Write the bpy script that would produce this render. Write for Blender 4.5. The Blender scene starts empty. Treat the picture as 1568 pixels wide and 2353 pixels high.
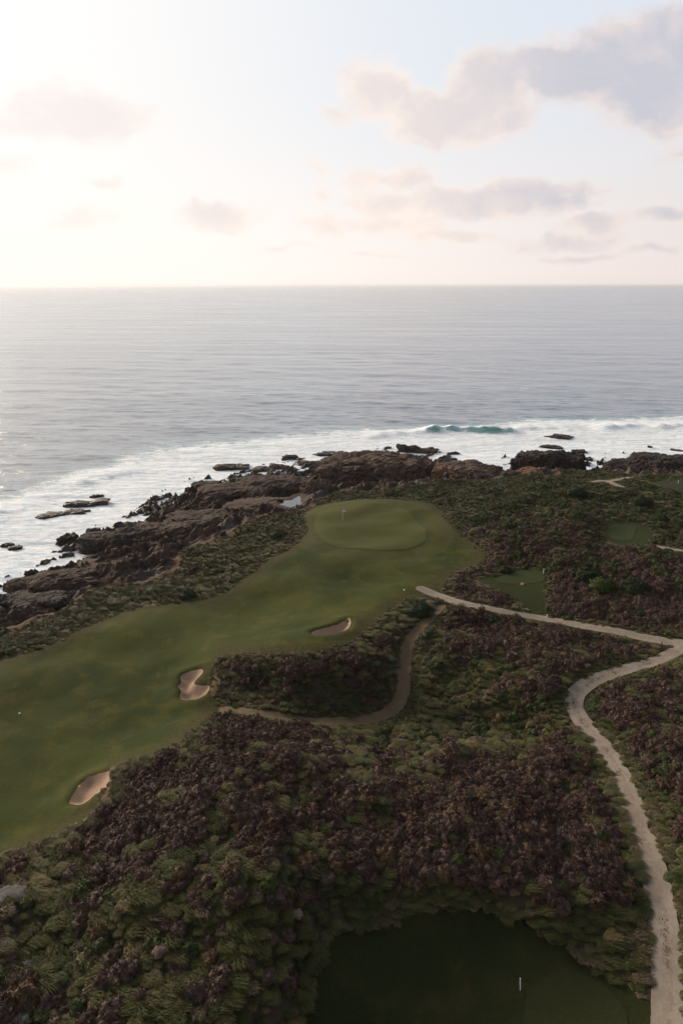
import bpy, math, random
import numpy as np
from mathutils import Vector

# ------------------------------------------------------------------ camera, sky, sun, exposure
S = bpy.context.scene
COL = S.collection
CAM_Z = 57.0
PITCH = math.radians(18.34)
F = 1568.0                       # focal length in units of a 1568 x 2352 frame
cam_d = bpy.data.cameras.new('camera')
cam_d.sensor_fit = 'VERTICAL'; cam_d.sensor_height = 36.0; cam_d.lens = 24.0
cam_d.clip_start = 0.5; cam_d.clip_end = 120000
cam = bpy.data.objects.new('camera', cam_d); COL.objects.link(cam)
cam.location = (0, 0, CAM_Z); cam.rotation_euler = (math.pi/2 - PITCH, 0, 0)
S.camera = cam

SUN_AZ = math.radians(-47)       # left of the view axis (+Y)
SUN_EL = math.radians(19)
SUN_DIR = Vector((math.sin(SUN_AZ)*math.cos(SUN_EL), math.cos(SUN_AZ)*math.cos(SUN_EL), math.sin(SUN_EL)))
sun_d = bpy.data.lights.new('sun', 'SUN'); sun_d.energy = 4.8; sun_d.angle = math.radians(20); sun_d.color = (1.0, .82, .63)
sun = bpy.data.objects.new('sun', sun_d); COL.objects.link(sun)
sun.rotation_euler = SUN_DIR.to_track_quat('Z', 'Y').to_euler()
S.view_settings.view_transform = 'Standard'; S.view_settings.look = 'None'
S.cycles.max_bounces = 4; S.cycles.diffuse_bounces = 2; S.cycles.glossy_bounces = 2; S.cycles.transmission_bounces = 0; S.cycles.volume_bounces = 0
S.cycles.caustics_reflective = False; S.cycles.caustics_refractive = False
S.view_settings.exposure = 0.0; S.view_settings.gamma = 1.0; S.view_settings.use_curve_mapping = False

def px_dir(px, py):
    a = (px-784.0)/F; b = -(py-1176.0)/F
    v = Vector((a, math.cos(PITCH) + b*math.sin(PITCH), -math.sin(PITCH) + b*math.cos(PITCH)))
    return v.normalized()

class NT:
    """small helper for node trees"""
    def __init__(s, tree): s.t = tree; s.n = tree.nodes; s.l = tree.links
    def node(s, ty, **kw):
        n = s.n.new(ty)
        for k, v in kw.items(): setattr(n, k, v)
        return n
    def link(s, a, b): s.l.new(a, b)
    def put(s, sock, v):
        if hasattr(v, 'is_linked') or isinstance(v, bpy.types.NodeSocket): s.l.new(v, sock)
        else: sock.default_value = v
    def math(s, op, a, b=0.0, c=None, clamp=False):
        n = s.node('ShaderNodeMath', operation=op, use_clamp=clamp)
        s.put(n.inputs[0], a); s.put(n.inputs[1], b)
        if c is not None: s.put(n.inputs[2], c)
        return n.outputs[0]
    def mix(s, f, a, b, blend='MIX'):
        n = s.node('ShaderNodeMix', data_type='RGBA', blend_type=blend)
        s.put(n.inputs[0], f)
        for i, v in ((6, a), (7, b)):
            if isinstance(v, tuple) and len(v) == 3: v = v + (1,)
            s.put(n.inputs[i], v)
        return n.outputs[2]
    def ramp(s, v, lo, hi, a=0.0, b=1.0, smooth=True):
        n = s.node('ShaderNodeMapRange', interpolation_type='SMOOTHSTEP' if smooth else 'LINEAR')
        s.put(n.inputs[0], v); s.put(n.inputs[1], lo); s.put(n.inputs[2], hi); s.put(n.inputs[3], a); s.put(n.inputs[4], b)
        return n.outputs[0]
    def noise(s, vec, scale, detail=3.0, rough=.55, dist=0.0, dim='3D'):
        n = s.node('ShaderNodeTexNoise', noise_dimensions=dim)
        if vec is not None: s.put(n.inputs['Vector'], vec)
        n.inputs['Scale'].default_value = scale; n.inputs['Detail'].default_value = detail
        n.inputs['Roughness'].default_value = rough; n.inputs['Distortion'].default_value = dist
        return n.outputs['Fac']
    def scaled(s, vec, sc, rot=(0, 0, 0), loc=(0, 0, 0)):
        n = s.node('ShaderNodeMapping'); s.put(n.inputs['Vector'], vec)
        n.inputs['Scale'].default_value = sc; n.inputs['Rotation'].default_value = rot; n.inputs['Location'].default_value = loc
        return n.outputs[0]
    def attr(s, name, ty='GEOMETRY'):
        n = s.node('ShaderNodeAttribute', attribute_name=name, attribute_type=ty)
        return n.outputs['Fac']

world = bpy.data.worlds.new('World'); S.world = world; world.use_nodes = True
def build_world():
    w = NT(world.node_tree); w.n.clear()
    out = w.node('ShaderNodeOutputWorld'); bg = w.node('ShaderNodeBackground')
    bg.inputs['Strength'].default_value = 0.1
    w.link(bg.outputs[0], out.inputs[0])
    sky = w.node('ShaderNodeTexSky', sky_type='NISHITA', sun_disc=False)
    sky.sun_elevation = SUN_EL; sky.sun_rotation = SUN_AZ; sky.altitude = 50
    sky.air_density = 1.0; sky.dust_density = 1.5; sky.ozone_density = 1.5
    tc = w.node('ShaderNodeTexCoord').outputs['Generated']
    sep = w.node('ShaderNodeSeparateXYZ'); w.link(tc, sep.inputs[0])
    X, Y, Z = sep.outputs
    az = w.math('ARCTAN2', X, Y)
    hor = w.math('SQRT', w.math('ADD', w.math('MULTIPLY', X, X), w.math('MULTIPLY', Y, Y)))
    el = w.math('ARCTAN2', Z, hor)
    # angle to the sun
    dt = w.node('ShaderNodeVectorMath', operation='DOT_PRODUCT'); w.link(tc, dt.inputs[0]); dt.inputs[1].default_value = SUN_DIR
    ang = w.math('ARCCOSINE', w.math('MINIMUM', dt.outputs['Value'], 0.99999))
    # thin high cloud veil: bright and white round the hidden sun, bluish grey further off
    glow = w.math('EXPONENT', w.math('MULTIPLY', ang, -1.1))
    sat = w.math('SUBTRACT', 1.0, w.math('EXPONENT', w.math('MULTIPLY', glow, -5.0)))
    veil = w.mix(sat, (.8, .9, 1.15), (10.9, 10.7, 10.5))
    tint = w.math('MULTIPLY', w.ramp(ang, .40, 1.05), w.ramp(el, .02, .26))
    base = w.mix(w.math('MULTIPLY', tint, .75), veil, w.mix(w.ramp(ang, 1.2, 2.4), (7.3, 8.2, 9.4), (1.5, 1.75, 2.2)))
    base = w.mix(0.05, base, sky.outputs[0])
    # the sky is darker overhead
    dim = w.node('ShaderNodeVectorMath', operation='SCALE'); w.link(base, dim.inputs[0]); w.link(w.ramp(el, .36, 1.0, 1.0, .34), dim.inputs['Scale']); base = dim.outputs[0]
    # warm band of haze along the horizon
    band = w.math('EXPONENT', w.math('MULTIPLY', w.math('MAXIMUM', el, 0.0), -7.5))
    bandc = w.mix(w.ramp(ang, .6, 1.45), (11.1, 10.1, 9.3), (9.1, 7.7, 7.4))
    bandc = w.mix(w.ramp(ang, 1.25, 2.6), bandc, (2.4, 2.3, 2.6))
    base = w.mix(w.math('MULTIPLY', band, .85), base, bandc)
    # clouds
    comb = w.node('ShaderNodeCombineXYZ'); w.link(az, comb.inputs[0]); w.link(el, comb.inputs[1])
    uv = comb.outputs[0]
    wn = w.node('ShaderNodeTexNoise'); w.link(uv, wn.inputs['Vector'])
    wn.inputs['Scale'].default_value = 11.0; wn.inputs['Detail'].default_value = 4.0; wn.inputs['Roughness'].default_value = .55
    sub = w.node('ShaderNodeVectorMath', operation='SUBTRACT'); w.link(wn.outputs['Color'], sub.inputs[0]); sub.inputs[1].default_value = (.5, .5, .5)
    scl = w.node('ShaderNodeVectorMath', operation='MULTIPLY'); w.link(sub.outputs[0], scl.inputs[0]); scl.inputs[1].default_value = (.075, .045, 0)
    add = w.node('ShaderNodeVectorMath', operation='ADD'); w.link(uv, add.inputs[0]); w.link(scl.outputs[0], add.inputs[1])
    uvw = add.outputs[0]
    # (px, py, rx, ry, weight): centre and radii in the 1568-wide frame
    blobs = [(1420,150,300,92,1.15),(1570,165,250,115,1.25),(1225,130,110,48,.6),
             (1040,265,200,72,1.0),(1120,205,115,90,1.0),(860,205,130,75,.8),(950,240,130,60,.75),(765,268,70,30,.5),
             (880,410,140,42,.6),(1130,462,250,46,1.1),(1270,470,120,34,.85),(880,474,120,42,.8),(1000,468,130,46,.85),
             (740,520,85,36,.6),(738,450,45,55,.45),(900,520,140,26,.8),(1040,545,150,20,.7),(1370,516,85,27,.85),
             (1310,556,170,26,.7),(1530,500,80,20,.8),(1560,345,65,32,.6),(1320,590,130,16,.5),(1500,575,100,14,.5),
             (500,495,150,42,.75),(200,490,95,42,.65),(180,258,210,70,.9),(60,285,150,48,.75),(20,378,70,30,.65),
             (250,410,75,16,.5),(660,566,95,14,.5),(860,580,130,11,.45),(720,385,65,34,.4)]
    dens = None
    for (bx, by, rx, ry, wt) in blobs:
        d = px_dir(bx, by); a = math.atan2(d.x, d.y); e = math.atan2(d.z, math.hypot(d.x, d.y))
        ru = rx*1.06/F; rv = ry*1.06/F
        m = w.node('ShaderNodeVectorMath', operation='MULTIPLY_ADD'); w.link(uvw, m.inputs[0])
        m.inputs[1].default_value = (1/ru, 1/rv, 0); m.inputs[2].default_value = (-a/ru, -e/rv, 0)
        ln = w.node('ShaderNodeVectorMath', operation='LENGTH'); w.link(m.outputs[0], ln.inputs[0])
        r = w.math('MULTIPLY_ADD', ln.outputs['Value'], -wt, wt)
        dens = r if dens is None else w.math('MAXIMUM', dens, r)
    fl = w.noise(w.scaled(uvw, (1, 1.6, 1)), 15.0, 4, .6)
    dens = w.math('ADD', dens, w.math('MULTIPLY', w.math('SUBTRACT', fl, .5), .95))
    def cloud_color(fac, thick, amt):
        far = w.math('MAXIMUM', w.ramp(az, .06, .33), w.ramp(ang, 1.4, 1.8))
        lit = w.mix(far, (10.4, 9.0, 8.1), (8.7, 7.6, 7.2)); drk = w.mix(far, (8.5, 7.6, 7.4), (6.0, 6.0, 6.7))
        lit = w.mix(w.ramp(ang, 1.3, 2.6), lit, (2.9, 2.8, 3.1)); drk = w.mix(w.ramp(ang, 1.3, 2.6), drk, (1.8, 1.9, 2.3))
        return w.mix(w.math('MULTIPLY', fac, amt), base, w.mix(thick, lit, drk))
    sh = w.noise(w.scaled(uvw, (1, 1.4, 1)), 13.0, 3, .6)
    thick = w.math('ADD', w.math('MULTIPLY', w.ramp(dens, .15, .75), w.ramp(el, .04, .15, .45, 1.0)), w.math('MULTIPLY', w.math('SUBTRACT', sh, .5), 2.2), clamp=True)
    seen = cloud_color(w.ramp(dens, .12, .48), thick, w.ramp(ang, .4, 1.0, .42, .95))
    # more of the same cumulus all round, outside the frame
    gen = w.noise(w.scaled(tc, (1.0, 1.0, 3.2)), 3.1, 4, .55)
    away = w.math('MULTIPLY', w.ramp(w.math('ABSOLUTE', az), .72, .95), w.ramp(el, .03, .12))
    gd = w.math('MULTIPLY', w.ramp(gen, .50, .68), w.math('MAXIMUM', away, w.ramp(el, .46, .62)))
    round_ = cloud_color(gd, w.ramp(gen, .55, .75), .85)
    bg2 = w.node('ShaderNodeBackground'); bg2.inputs['Strength'].default_value = 0.1
    w.link(round_, bg.inputs['Color']); w.link(seen, bg2.inputs['Color'])
    win = w.math('MULTIPLY', w.math('LESS_THAN', w.math('ABSOLUTE', az), .70), w.math('MULTIPLY', w.math('GREATER_THAN', el, 0.0), w.math('LESS_THAN', el, .44)))
    mx_ = w.node('ShaderNodeMixShader'); w.link(win, mx_.inputs[0]); w.link(bg.outputs[0], mx_.inputs[1]); w.link(bg2.outputs[0], mx_.inputs[2])
    w.link(mx_.outputs[0], out.inputs[0])
    world.cycles.sampling_method = 'MANUAL'; world.cycles.sample_map_resolution = 512
build_world()

# ------------------------------------------------------------------ helpers
rng = np.random.default_rng(7)
random.seed(7)

def smooth(a, b, x):
    t = np.clip((x-a)/(b-a), 0, 1); return t*t*(3-2*t)

def _hash(ix, iy, iz, seed):
    h = (ix.astype(np.int64)*374761393 + iy.astype(np.int64)*668265263 + iz.astype(np.int64)*2147483647 + seed*1274126177) & 0xffffffff
    h = ((h ^ (h >> 13))*1274126177) & 0xffffffff
    h = ((h ^ (h >> 16))*2246822519) & 0xffffffff
    return ((h ^ (h >> 15)) & 0xffff)/65535.0

def vnoise2(x, y, seed=0):
    """gradient noise, about -1..1"""
    x0 = np.floor(x); y0 = np.floor(y); fx = x-x0; fy = y-y0
    u = fx*fx*fx*(fx*(fx*6-15)+10); v = fy*fy*fy*(fy*(fy*6-15)+10); z = np.zeros_like(x0)
    def g(i, j):
        a = _hash(x0+i, y0+j, z, seed)*2*np.pi
        return np.cos(a)*(fx-i) + np.sin(a)*(fy-j)
    n = (g(0,0)*(1-u)+g(1,0)*u)*(1-v) + (g(0,1)*(1-u)+g(1,1)*u)*v
    return n*1.5

def fbm2(x, y, oct=4, seed=0, gain=.5):
    s = 0; a = 1; t = 0
    for i in range(oct):
        s = s + a*vnoise2(x, y, seed+i*17); t += a; a *= gain; x = x*2.03+3.1; y = y*2.03-1.7
    return s/t

def ridged2(x, y, oct=4, seed=0):
    s = 0; a = 1; t = 0
    for i in range(oct):
        s = s + a*(1-np.abs(vnoise2(x, y, seed+i*13))*1.6); t += a; a *= .5; x = x*2.1+1.3; y = y*2.1+4.7
    return s/t

def vnoise3(p, seed=0):
    q = np.floor(p); f = p-q; w = f*f*(3-2*f); r = 0
    for i in (0, 1):
        for j in (0, 1):
            for k in (0, 1):
                h = _hash(q[:,0]+i, q[:,1]+j, q[:,2]+k, seed)
                r = r + h*np.where(i, w[:,0], 1-w[:,0])*np.where(j, w[:,1], 1-w[:,1])*np.where(k, w[:,2], 1-w[:,2])
    return r*2-1

def cells3(p, seed=0):
    """voronoi: (id value, f1, f2)"""
    q = np.floor(p); b1 = np.full(len(p), 9.); b2 = np.full(len(p), 9.); idv = np.zeros(len(p))
    for i in (-1, 0, 1):
        for j in (-1, 0, 1):
            for k in (-1, 0, 1):
                c = q+np.array([i, j, k]); h = [_hash(c[:,0], c[:,1], c[:,2], seed+s) for s in (1, 2, 3, 4)]
                d = np.sqrt((c[:,0]+h[0]-p[:,0])**2+(c[:,1]+h[1]-p[:,1])**2+(c[:,2]+h[2]-p[:,2])**2)
                m = d < b1; b2 = np.where(m, b1, np.minimum(b2, d)); idv = np.where(m, h[3], idv); b1 = np.where(m, d, b1)
    return idv, b1, b2

def cells2(x, y, seed=0):
    qx = np.floor(x); qy = np.floor(y); b1 = np.full(x.shape, 9.); b2 = np.full(x.shape, 9.); idv = np.zeros(x.shape); z = np.zeros_like(qx)
    for i in (-1, 0, 1):
        for j in (-1, 0, 1):
            h = [_hash(qx+i, qy+j, z, seed+s) for s in (1, 2, 4)]
            d = np.hypot(qx+i+h[0]-x, qy+j+h[1]-y)
            m = d < b1; b2 = np.where(m, b1, np.minimum(b2, d)); idv = np.where(m, h[2], idv); b1 = np.where(m, d, b1)
    return idv, b1, b2

def make_mesh(name, verts, faces, mats=(), smooth_shade=True, attrs=None, mat_idx=None):
    me = bpy.data.meshes.new(name)
    verts = np.asarray(verts, dtype=np.float32); faces = np.asarray(faces, dtype=np.int32)
    k = faces.shape[1]
    me.vertices.add(len(verts)); me.vertices.foreach_set('co', verts.ravel())
    me.loops.add(faces.size); me.loops.foreach_set('vertex_index', faces.ravel())
    me.polygons.add(len(faces)); me.polygons.foreach_set('loop_start', np.arange(0, faces.size, k, dtype=np.int32))
    me.polygons.foreach_set('loop_total', np.full(len(faces), k, dtype=np.int32))
    me.polygons.foreach_set('use_smooth', np.full(len(faces), smooth_shade, dtype=bool))
    if mat_idx is not None: me.polygons.foreach_set('material_index', np.asarray(mat_idx, dtype=np.int32))
    for m in mats: me.materials.append(m)
    for k_, v in (attrs or {}).items():
        a = me.attributes.new(k_, 'FLOAT', 'POINT'); a.data.foreach_set('value', np.asarray(v, dtype=np.float32))
    me.update(); me.validate()
    return me

def link(name, me, parent=None, loc=(0,0,0), rot=(0,0,0), scale=(1,1,1), **props):
    o = bpy.data.objects.new(name, me); COL.objects.link(o)
    o.location = loc; o.rotation_euler = rot; o.scale = scale
    if parent is not None: o.parent = parent
    for k, v in props.items(): o[k] = v
    return o

# ------------------------------------------------------------------ rays: photograph frame -> plan
def at_z(px, py, z):
    d = px_dir(px, py); t = (z-CAM_Z)/d.z
    return d.x*t, d.y*t

# ------------------------------------------------------------------ relief of the land
CTRL = """0,1395,.3 60,1345,.3 110,1305,.3 165,1278,.3 205,1262,.6 240,1225,.3 300,1210,.3 355,1190,.3 345,1168,.3 430,1128,.3 510,1117,.3 580,1100,.3
650,1085,.3 712,1102,.1 760,1074,.3 850,1054,.3 950,1053,.3 985,1082,.2 1075,1078,.3 1140,1092,.2 1182,1088,.3 1250,1060,.3 1330,1072,.3 1400,1074,.3 1480,1060,.3
1568,1062,.3 1700,1064,.3 -100,1450,.3 -250,1530,.3 1900,1066,.3
0,1340,-3 100,1270,-3 200,1210,-3 300,1165,-3 430,1090,-3 560,1070,-3 700,1050,-3 850,1025,-3 1000,1032,-3 1150,1045,-3 1300,1034,-3 1450,1032,-3 1600,1030,-3 -150,1400,-3
0,1150,-6 400,1000,-6 800,960,-6 1200,960,-6 1600,960,-6 -300,1350,-6 -500,1500,-6 -400,1200,-8 2000,980,-6
43,1437,4.5 109,1414,4.5 179,1378,4.8 215,1355,4.8 291,1345,5 400,1315,5.5 414,1275,5 443,1255,5 519,1229,5.2 596,1188,5.5 692,1172,6 742,1142,6.2 805,1128,6.5
884,1125,7 944,1114,7.5 1048,1102,8 1108,1102,8.5 1156,1100,9 1196,1100,9.5 1260,1096,10 1288,1084,9 1372,1082,10 1420,1089,11 1568,1092,11 1750,1092,11 -80,1500,4.5
0,1522,9.5 180,1450,9.5 350,1388,10 510,1362,11 610,1288,11 690,1246,11 700,1180,11.5 800,1150,11.8 930,1148,12 1010,1170,12.5 640,1236,7.2
200,1600,8.5 0,1700,8.5 100,1800,9 300,1500,9 500,1450,10 600,1400,10.5 800,1350,11 900,1300,11.3 1000,1300,11.5 850,1200,12 850,1155,12.2 960,1200,12.2 1050,1270,11.5
400,1620,9 300,1700,9 150,1900,10 0,1950,10.5 -150,1650,9 -200,1900,10
1100,1150,14 1200,1112,13.5 1300,1102,13.5 1450,1100,13.6 1568,1105,14 1300,1180,16.6 1450,1180,16.6 1425,1225,15 1200,1230,15.8 1120,1290,12.5 1350,1290,15 1500,1300,16
1568,1200,16 1700,1250,17 1568,1400,15 1190,1330,12.5 1240,1400,12 1100,1370,12.7 1850,1300,17 1900,1150,14
1010,1370,11.5 1250,1422,11.8 1510,1470,13 1568,1476,13.5 700,1502,14.9 560,1505,13.5 620,1560,12.4 800,1560,12 850,1500,13.4 900,1425,12.6 980,1398,12 790,1500,14.1
930,1530,10.2 900,1630,9.6 700,1655,9.6 520,1632,9.3 1100,1500,13.8 1250,1550,14.2 1100,1600,11.5 1000,1650,9.2 1100,1700,9.6
1320,1610,12 1400,1750,12.5 1470,1920,13 1520,2100,13 1540,2300,12.5 500,1645,11.4 420,1695,12.4 600,1680,12.9 300,1752,11.8 700,1750,15  1050,1850,17.4 900,1800,12.6
265,1805,11.8 400,1850,16 200,1900,12 100,1944,12 0,2000,12.6 300,2050,15 600,2000,17.4 800,2000,14.6 1000,2050,13.2 1200,2000,15.4 1300,1900,14 1350,2050,13.6
900,2200,11 1100,2120,11.6 1200,2300,10.5 1000,2340,10.5 1400,2300,11 700,2200,12.6 400,2250,14 100,2200,13 100,2340,13.5 500,2340,13.5
1568,1600,14 1500,1700,14 1568,1900,14.5 1568,2100,14.5 1700,1900,15 1800,2300,15 -200,2100,13 -300,2340,13 820,1720,11.2 450,1960,13.6 250,1960,12 750,2100,12.4 1450,1640,13.2"""
P = np.array([[float(v) for v in s.split(',')] for s in CTRL.split()])
cx = np.array([at_z(a, b, z) for a, b, z in P]); cz = P[:, 2]
extra = np.array([[0,-40,13],[60,-40,13],[-60,-40,12],[120,40,16],[180,120,16],[-90,20,9],[-130,20,2],[-160,60,-5],[-180,-40,-1],[220,180,8],[250,230,-4],[160,260,-6],[60,310,-8],[-120,220,-8],[220,60,16],[0,20,11]], float)
cx = np.vstack([cx, extra[:, :2]]); cz = np.concatenate([cz, extra[:, 2]])
def rbf_fit(c, z, lam=1.2):
    n = len(c); d = np.hypot(c[:,None,0]-c[None,:,0], c[:,None,1]-c[None,:,1])
    A = np.zeros((n+3, n+3)); A[:n,:n] = -d + lam*np.eye(n)*1.0; A[:n,n] = 1; A[:n,n+1:] = c/100; A[n,:n] = 1; A[n+1:,:n] = (c/100).T
    return np.linalg.solve(A, np.concatenate([z, np.zeros(3)]))
wts = rbf_fit(cx, cz)
def rbf_eval(x, y):
    r = np.zeros(x.shape)
    for i in range(len(cx)): r -= wts[i]*np.hypot(x-cx[i,0], y-cx[i,1])
    n = len(cx); return r + wts[n] + wts[n+1]*x/100 + wts[n+2]*y/100
GX = np.arange(-220, 261, 1.0); GY = np.arange(-60, 331, 1.0)
mx, my = np.meshgrid(GX, GY)
HB = rbf_eval(mx, my)
def blur(a, sig):
    k = np.exp(-.5*(np.arange(-int(3*sig), int(3*sig)+1)/sig)**2); k /= k.sum(); r = len(k)//2
    for ax in (0, 1):
        p = np.pad(a, [(r, r) if i == ax else (0, 0) for i in (0, 1)], mode='edge')
        a = sum(k[j]*np.take(p, np.arange(j, j+a.shape[ax]), axis=ax) for j in range(len(k)))
    return a
HB = blur(HB, 1.3)
HB = np.maximum(HB, -8)

def bil(xs, ys, G, x, y):
    x = np.clip(x, xs[0], xs[-1]-1e-6); y = np.clip(y, ys[0], ys[-1]-1e-6)
    i = np.clip(np.searchsorted(xs, x, side='right')-1, 0, len(xs)-2); j = np.clip(np.searchsorted(ys, y, side='right')-1, 0, len(ys)-2)
    u = (x-xs[i])/(xs[i+1]-xs[i]); v = (y-ys[j])/(ys[j+1]-ys[j])
    return (G[j,i]*(1-u)+G[j,i+1]*u)*(1-v) + (G[j+1,i]*(1-u)+G[j+1,i+1]*u)*v
def hb(x, y): return bil(GX, GY, HB, np.asarray(x, float), np.asarray(y, float))

def unproject(pts, hf=None):
    """frame points -> plan points on the (smooth) land"""
    hf = hf or hb
    out = []
    D = np.array([px_dir(a, b) for a, b in pts]); T = np.arange(15, 420, .4)
    for d in D:
        z = CAM_Z + d[2]*T; h = np.maximum(hf(d[0]*T, d[1]*T), -.0)
        k = np.argmax(z < h) if (z < h).any() else len(T)-1
        a, b = (z-h)[max(k-1,0)], (z-h)[k]; f = a/(a-b) if k > 0 and a != b else 0
        t = T[max(k-1,0)] + f*.4
        out.append((d[0]*t, d[1]*t))
    return np.array(out)

def catmull(p, n=6, closed=True):
    p = np.asarray(p); out = []
    m = len(p); rngi = range(m) if closed else range(m-1)
    for i in rngi:
        if closed: a, b, c, d = p[i-1], p[i], p[(i+1) % m], p[(i+2) % m]
        else: a, b, c, d = p[max(i-1,0)], p[i], p[i+1], p[min(i+2,m-1)]
        for k in range(n):
            t = k/n
            out.append(.5*((2*b)+(-a+c)*t+(2*a-5*b+4*c-d)*t*t+(-a+3*b-3*c+d)*t**3))
    if not closed: out.append(p[-1])
    return np.array(out)

def seg_dist(x, y, poly, closed=True):
    d = np.full(x.shape, 1e9); n = len(poly)
    for i in range(n if closed else n-1):
        a = poly[i]; b = poly[(i+1) % n]; e = b-a; L = e@e+1e-12
        t = np.clip(((x-a[0])*e[0]+(y-a[1])*e[1])/L, 0, 1)
        d = np.minimum(d, (x-a[0]-t*e[0])**2+(y-a[1]-t*e[1])**2)
    return np.sqrt(d)
def inside(x, y, poly):
    r = np.zeros(x.shape, bool); n = len(poly)
    for i in range(n):
        a = poly[i]; b = poly[(i+1) % n]
        if a[1] == b[1]: continue
        c = ((a[1] > y) != (b[1] > y)) & (x < (b[0]-a[0])*(y-a[1])/(b[1]-a[1])+a[0])
        r ^= c
    return r
class Area:
    """signed distance to an area (negative inside), exact near it, cheap far away"""
    def __init__(s, poly, closed=True, width=0, wob=0.0, wsc=2.0, seed=1):
        s.p = poly; s.closed = closed; s.w = width; s.wob = wob; s.wsc = wsc; s.seed = seed
        s.lo = poly.min(0)-6-width; s.hi = poly.max(0)+6+width
    def __call__(s, x, y):
        x = np.asarray(x, float); y = np.asarray(y, float)
        r = np.full(x.shape, 30.0)
        m = (x > s.lo[0]) & (x < s.hi[0]) & (y > s.lo[1]) & (y < s.hi[1])
        if m.any():
            xx, yy = x[m], y[m]
            d = seg_dist(xx, yy, s.p, s.closed)
            if s.closed: d = np.where(inside(xx, yy, s.p), -d, d)
            else: d = d - s.w
            if s.wob: d = d + s.wob*fbm2(xx/s.wsc, yy/s.wsc, 3, s.seed)
            r[m] = d
        return r

FAIR = [(-160,1590),(-60,1545),(0,1522),(80,1492),(180,1450),(270,1412),(350,1392),(430,1382),(510,1364),(560,1328),(610,1290),(660,1264),(692,1242),(706,1215),(698,1192),
 (705,1176),(740,1160),(800,1150),(860,1146),(930,1148),(985,1155),(1010,1170),(1025,1195),(1060,1228),(1100,1258),(1114,1275),(1108,1292),(1070,1305),(1040,1316),(1025,1335),(1015,1352),
 (1000,1362),(965,1372),(925,1384),(890,1404),(862,1432),(830,1460),(790,1482),(740,1496),(690,1500),(560,1504),(515,1508),(490,1535),(486,1580),(505,1615),(500,1634),
 (478,1646),(440,1684),(390,1720),(330,1745),(285,1755),(255,1790),(240,1840),(200,1880),(150,1908),(60,1948),(0,1964),(-120,2000)]
GREEN = [(722,1202),(728,1185),(752,1170),(800,1159),(850,1154),(890,1158),(930,1172),(955,1195),(975,1220),(978,1238),(960,1250),(920,1260),(850,1263),(780,1258),(745,1245),(726,1225)]
BUNK = [[(720,1449),(745,1440),(775,1432),(801,1421),(805,1432),(795,1446),(770,1456),(735,1461),(717,1458)],
 [(416,1552),(437,1542),(462,1538),(466,1547),(452,1562),(447,1574),(470,1577),(482,1578),(477,1593),(457,1608),(437,1613),(414,1611),(416,1591),(409,1580),(416,1568)],
 [(160,1839),(171,1819),(186,1797),(209,1780),(248,1772),(253,1783),(248,1807),(223,1822),(204,1839),(179,1848),(164,1846)]]
TEES = [[(1093,1331),(1144,1322),(1171,1312),(1202,1308),(1247,1314),(1252,1339),(1251,1360),(1248,1394),(1245,1417),(1212,1412),(1202,1394),(1177,1373),(1144,1356),(1110,1343)],
 [(1386,1204),(1425,1198),(1470,1204),(1492,1222),(1490,1246),(1452,1254),(1405,1252),(1388,1236)],
 [(1488,1109),(1540,1105),(1610,1105),(1640,1134),(1560,1127),(1515,1117)],
 [(660,2520),(690,2352),(712,2260),(742,2190),(778,2147),(839,2117),(945,2097),(1080,2083),(1151,2102),(1231,2142),(1292,2164),(1310,2196),(1383,2228),(1433,2273),(1488,2310),(1492,2352),(1500,2520)]]
TEETOP = [[(1140,1328),(1202,1311),(1244,1316),(1246,1336),(1190,1342),(1150,1340)],
 [(1206,2310),(1222,2272),(1250,2246),(1285,2234),(1330,2238),(1370,2254),(1405,2284),(1432,2320),(1440,2360),(1430,2500),(1206,2500)],
 [(1398,1210),(1425,1206),(1460,1210),(1456,1226),(1450,1240),(1425,1243),(1400,1236)]]
ROADS = [([(968,1355),(1010,1370),(1060,1386),(1120,1398),(1180,1410),(1250,1422),(1330,1437),(1400,1448),(1460,1461),(1510,1471),(1568,1478),(1640,1474),(1750,1460)], .95),
 ([(1590,1476),(1545,1500),(1500,1520),(1440,1537),(1380,1556),(1340,1577),(1319,1602),(1322,1635),(1350,1675),(1387,1722),(1414,1765),(1434,1810),(1453,1860),(1476,1930),(1495,1985),(1508,2040),(1518,2100),(1526,2160),(1531,2230),(1532,2290),(1532,2360),(1530,2560)], .98)]
TRACK = [(1012,1392),(985,1420),(958,1445),(936,1480),(930,1528),(926,1578),(912,1618),(879,1642),(829,1653),(778,1656),(700,1654),(620,1641),(560,1633),(505,1630)]
FARPATHS = [[(1362,1107),(1380,1104),(1400,1105),(1420,1101),(1448,1097)], [(1372,1105),(1396,1107),(1408,1112),(1424,1119)], [(1512,1257),(1540,1262),(1600,1272)]]
ROCK = [(-400,1640),(-80,1500),(43,1437),(109,1414),(179,1378),(215,1355),(291,1345),(400,1315),(414,1275),(443,1255),(519,1229),(596,1188),(692,1172),(735,1154),(760,1138),(805,1128),(884,1125),(944,1114),
 (981,1112),(1048,1103),(1108,1102),(1156,1101),(1196,1100),(1260,1096),(1288,1085),(1372,1081),(1420,1089),(1568,1092),(1750,1092),(2000,1094)]

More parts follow.
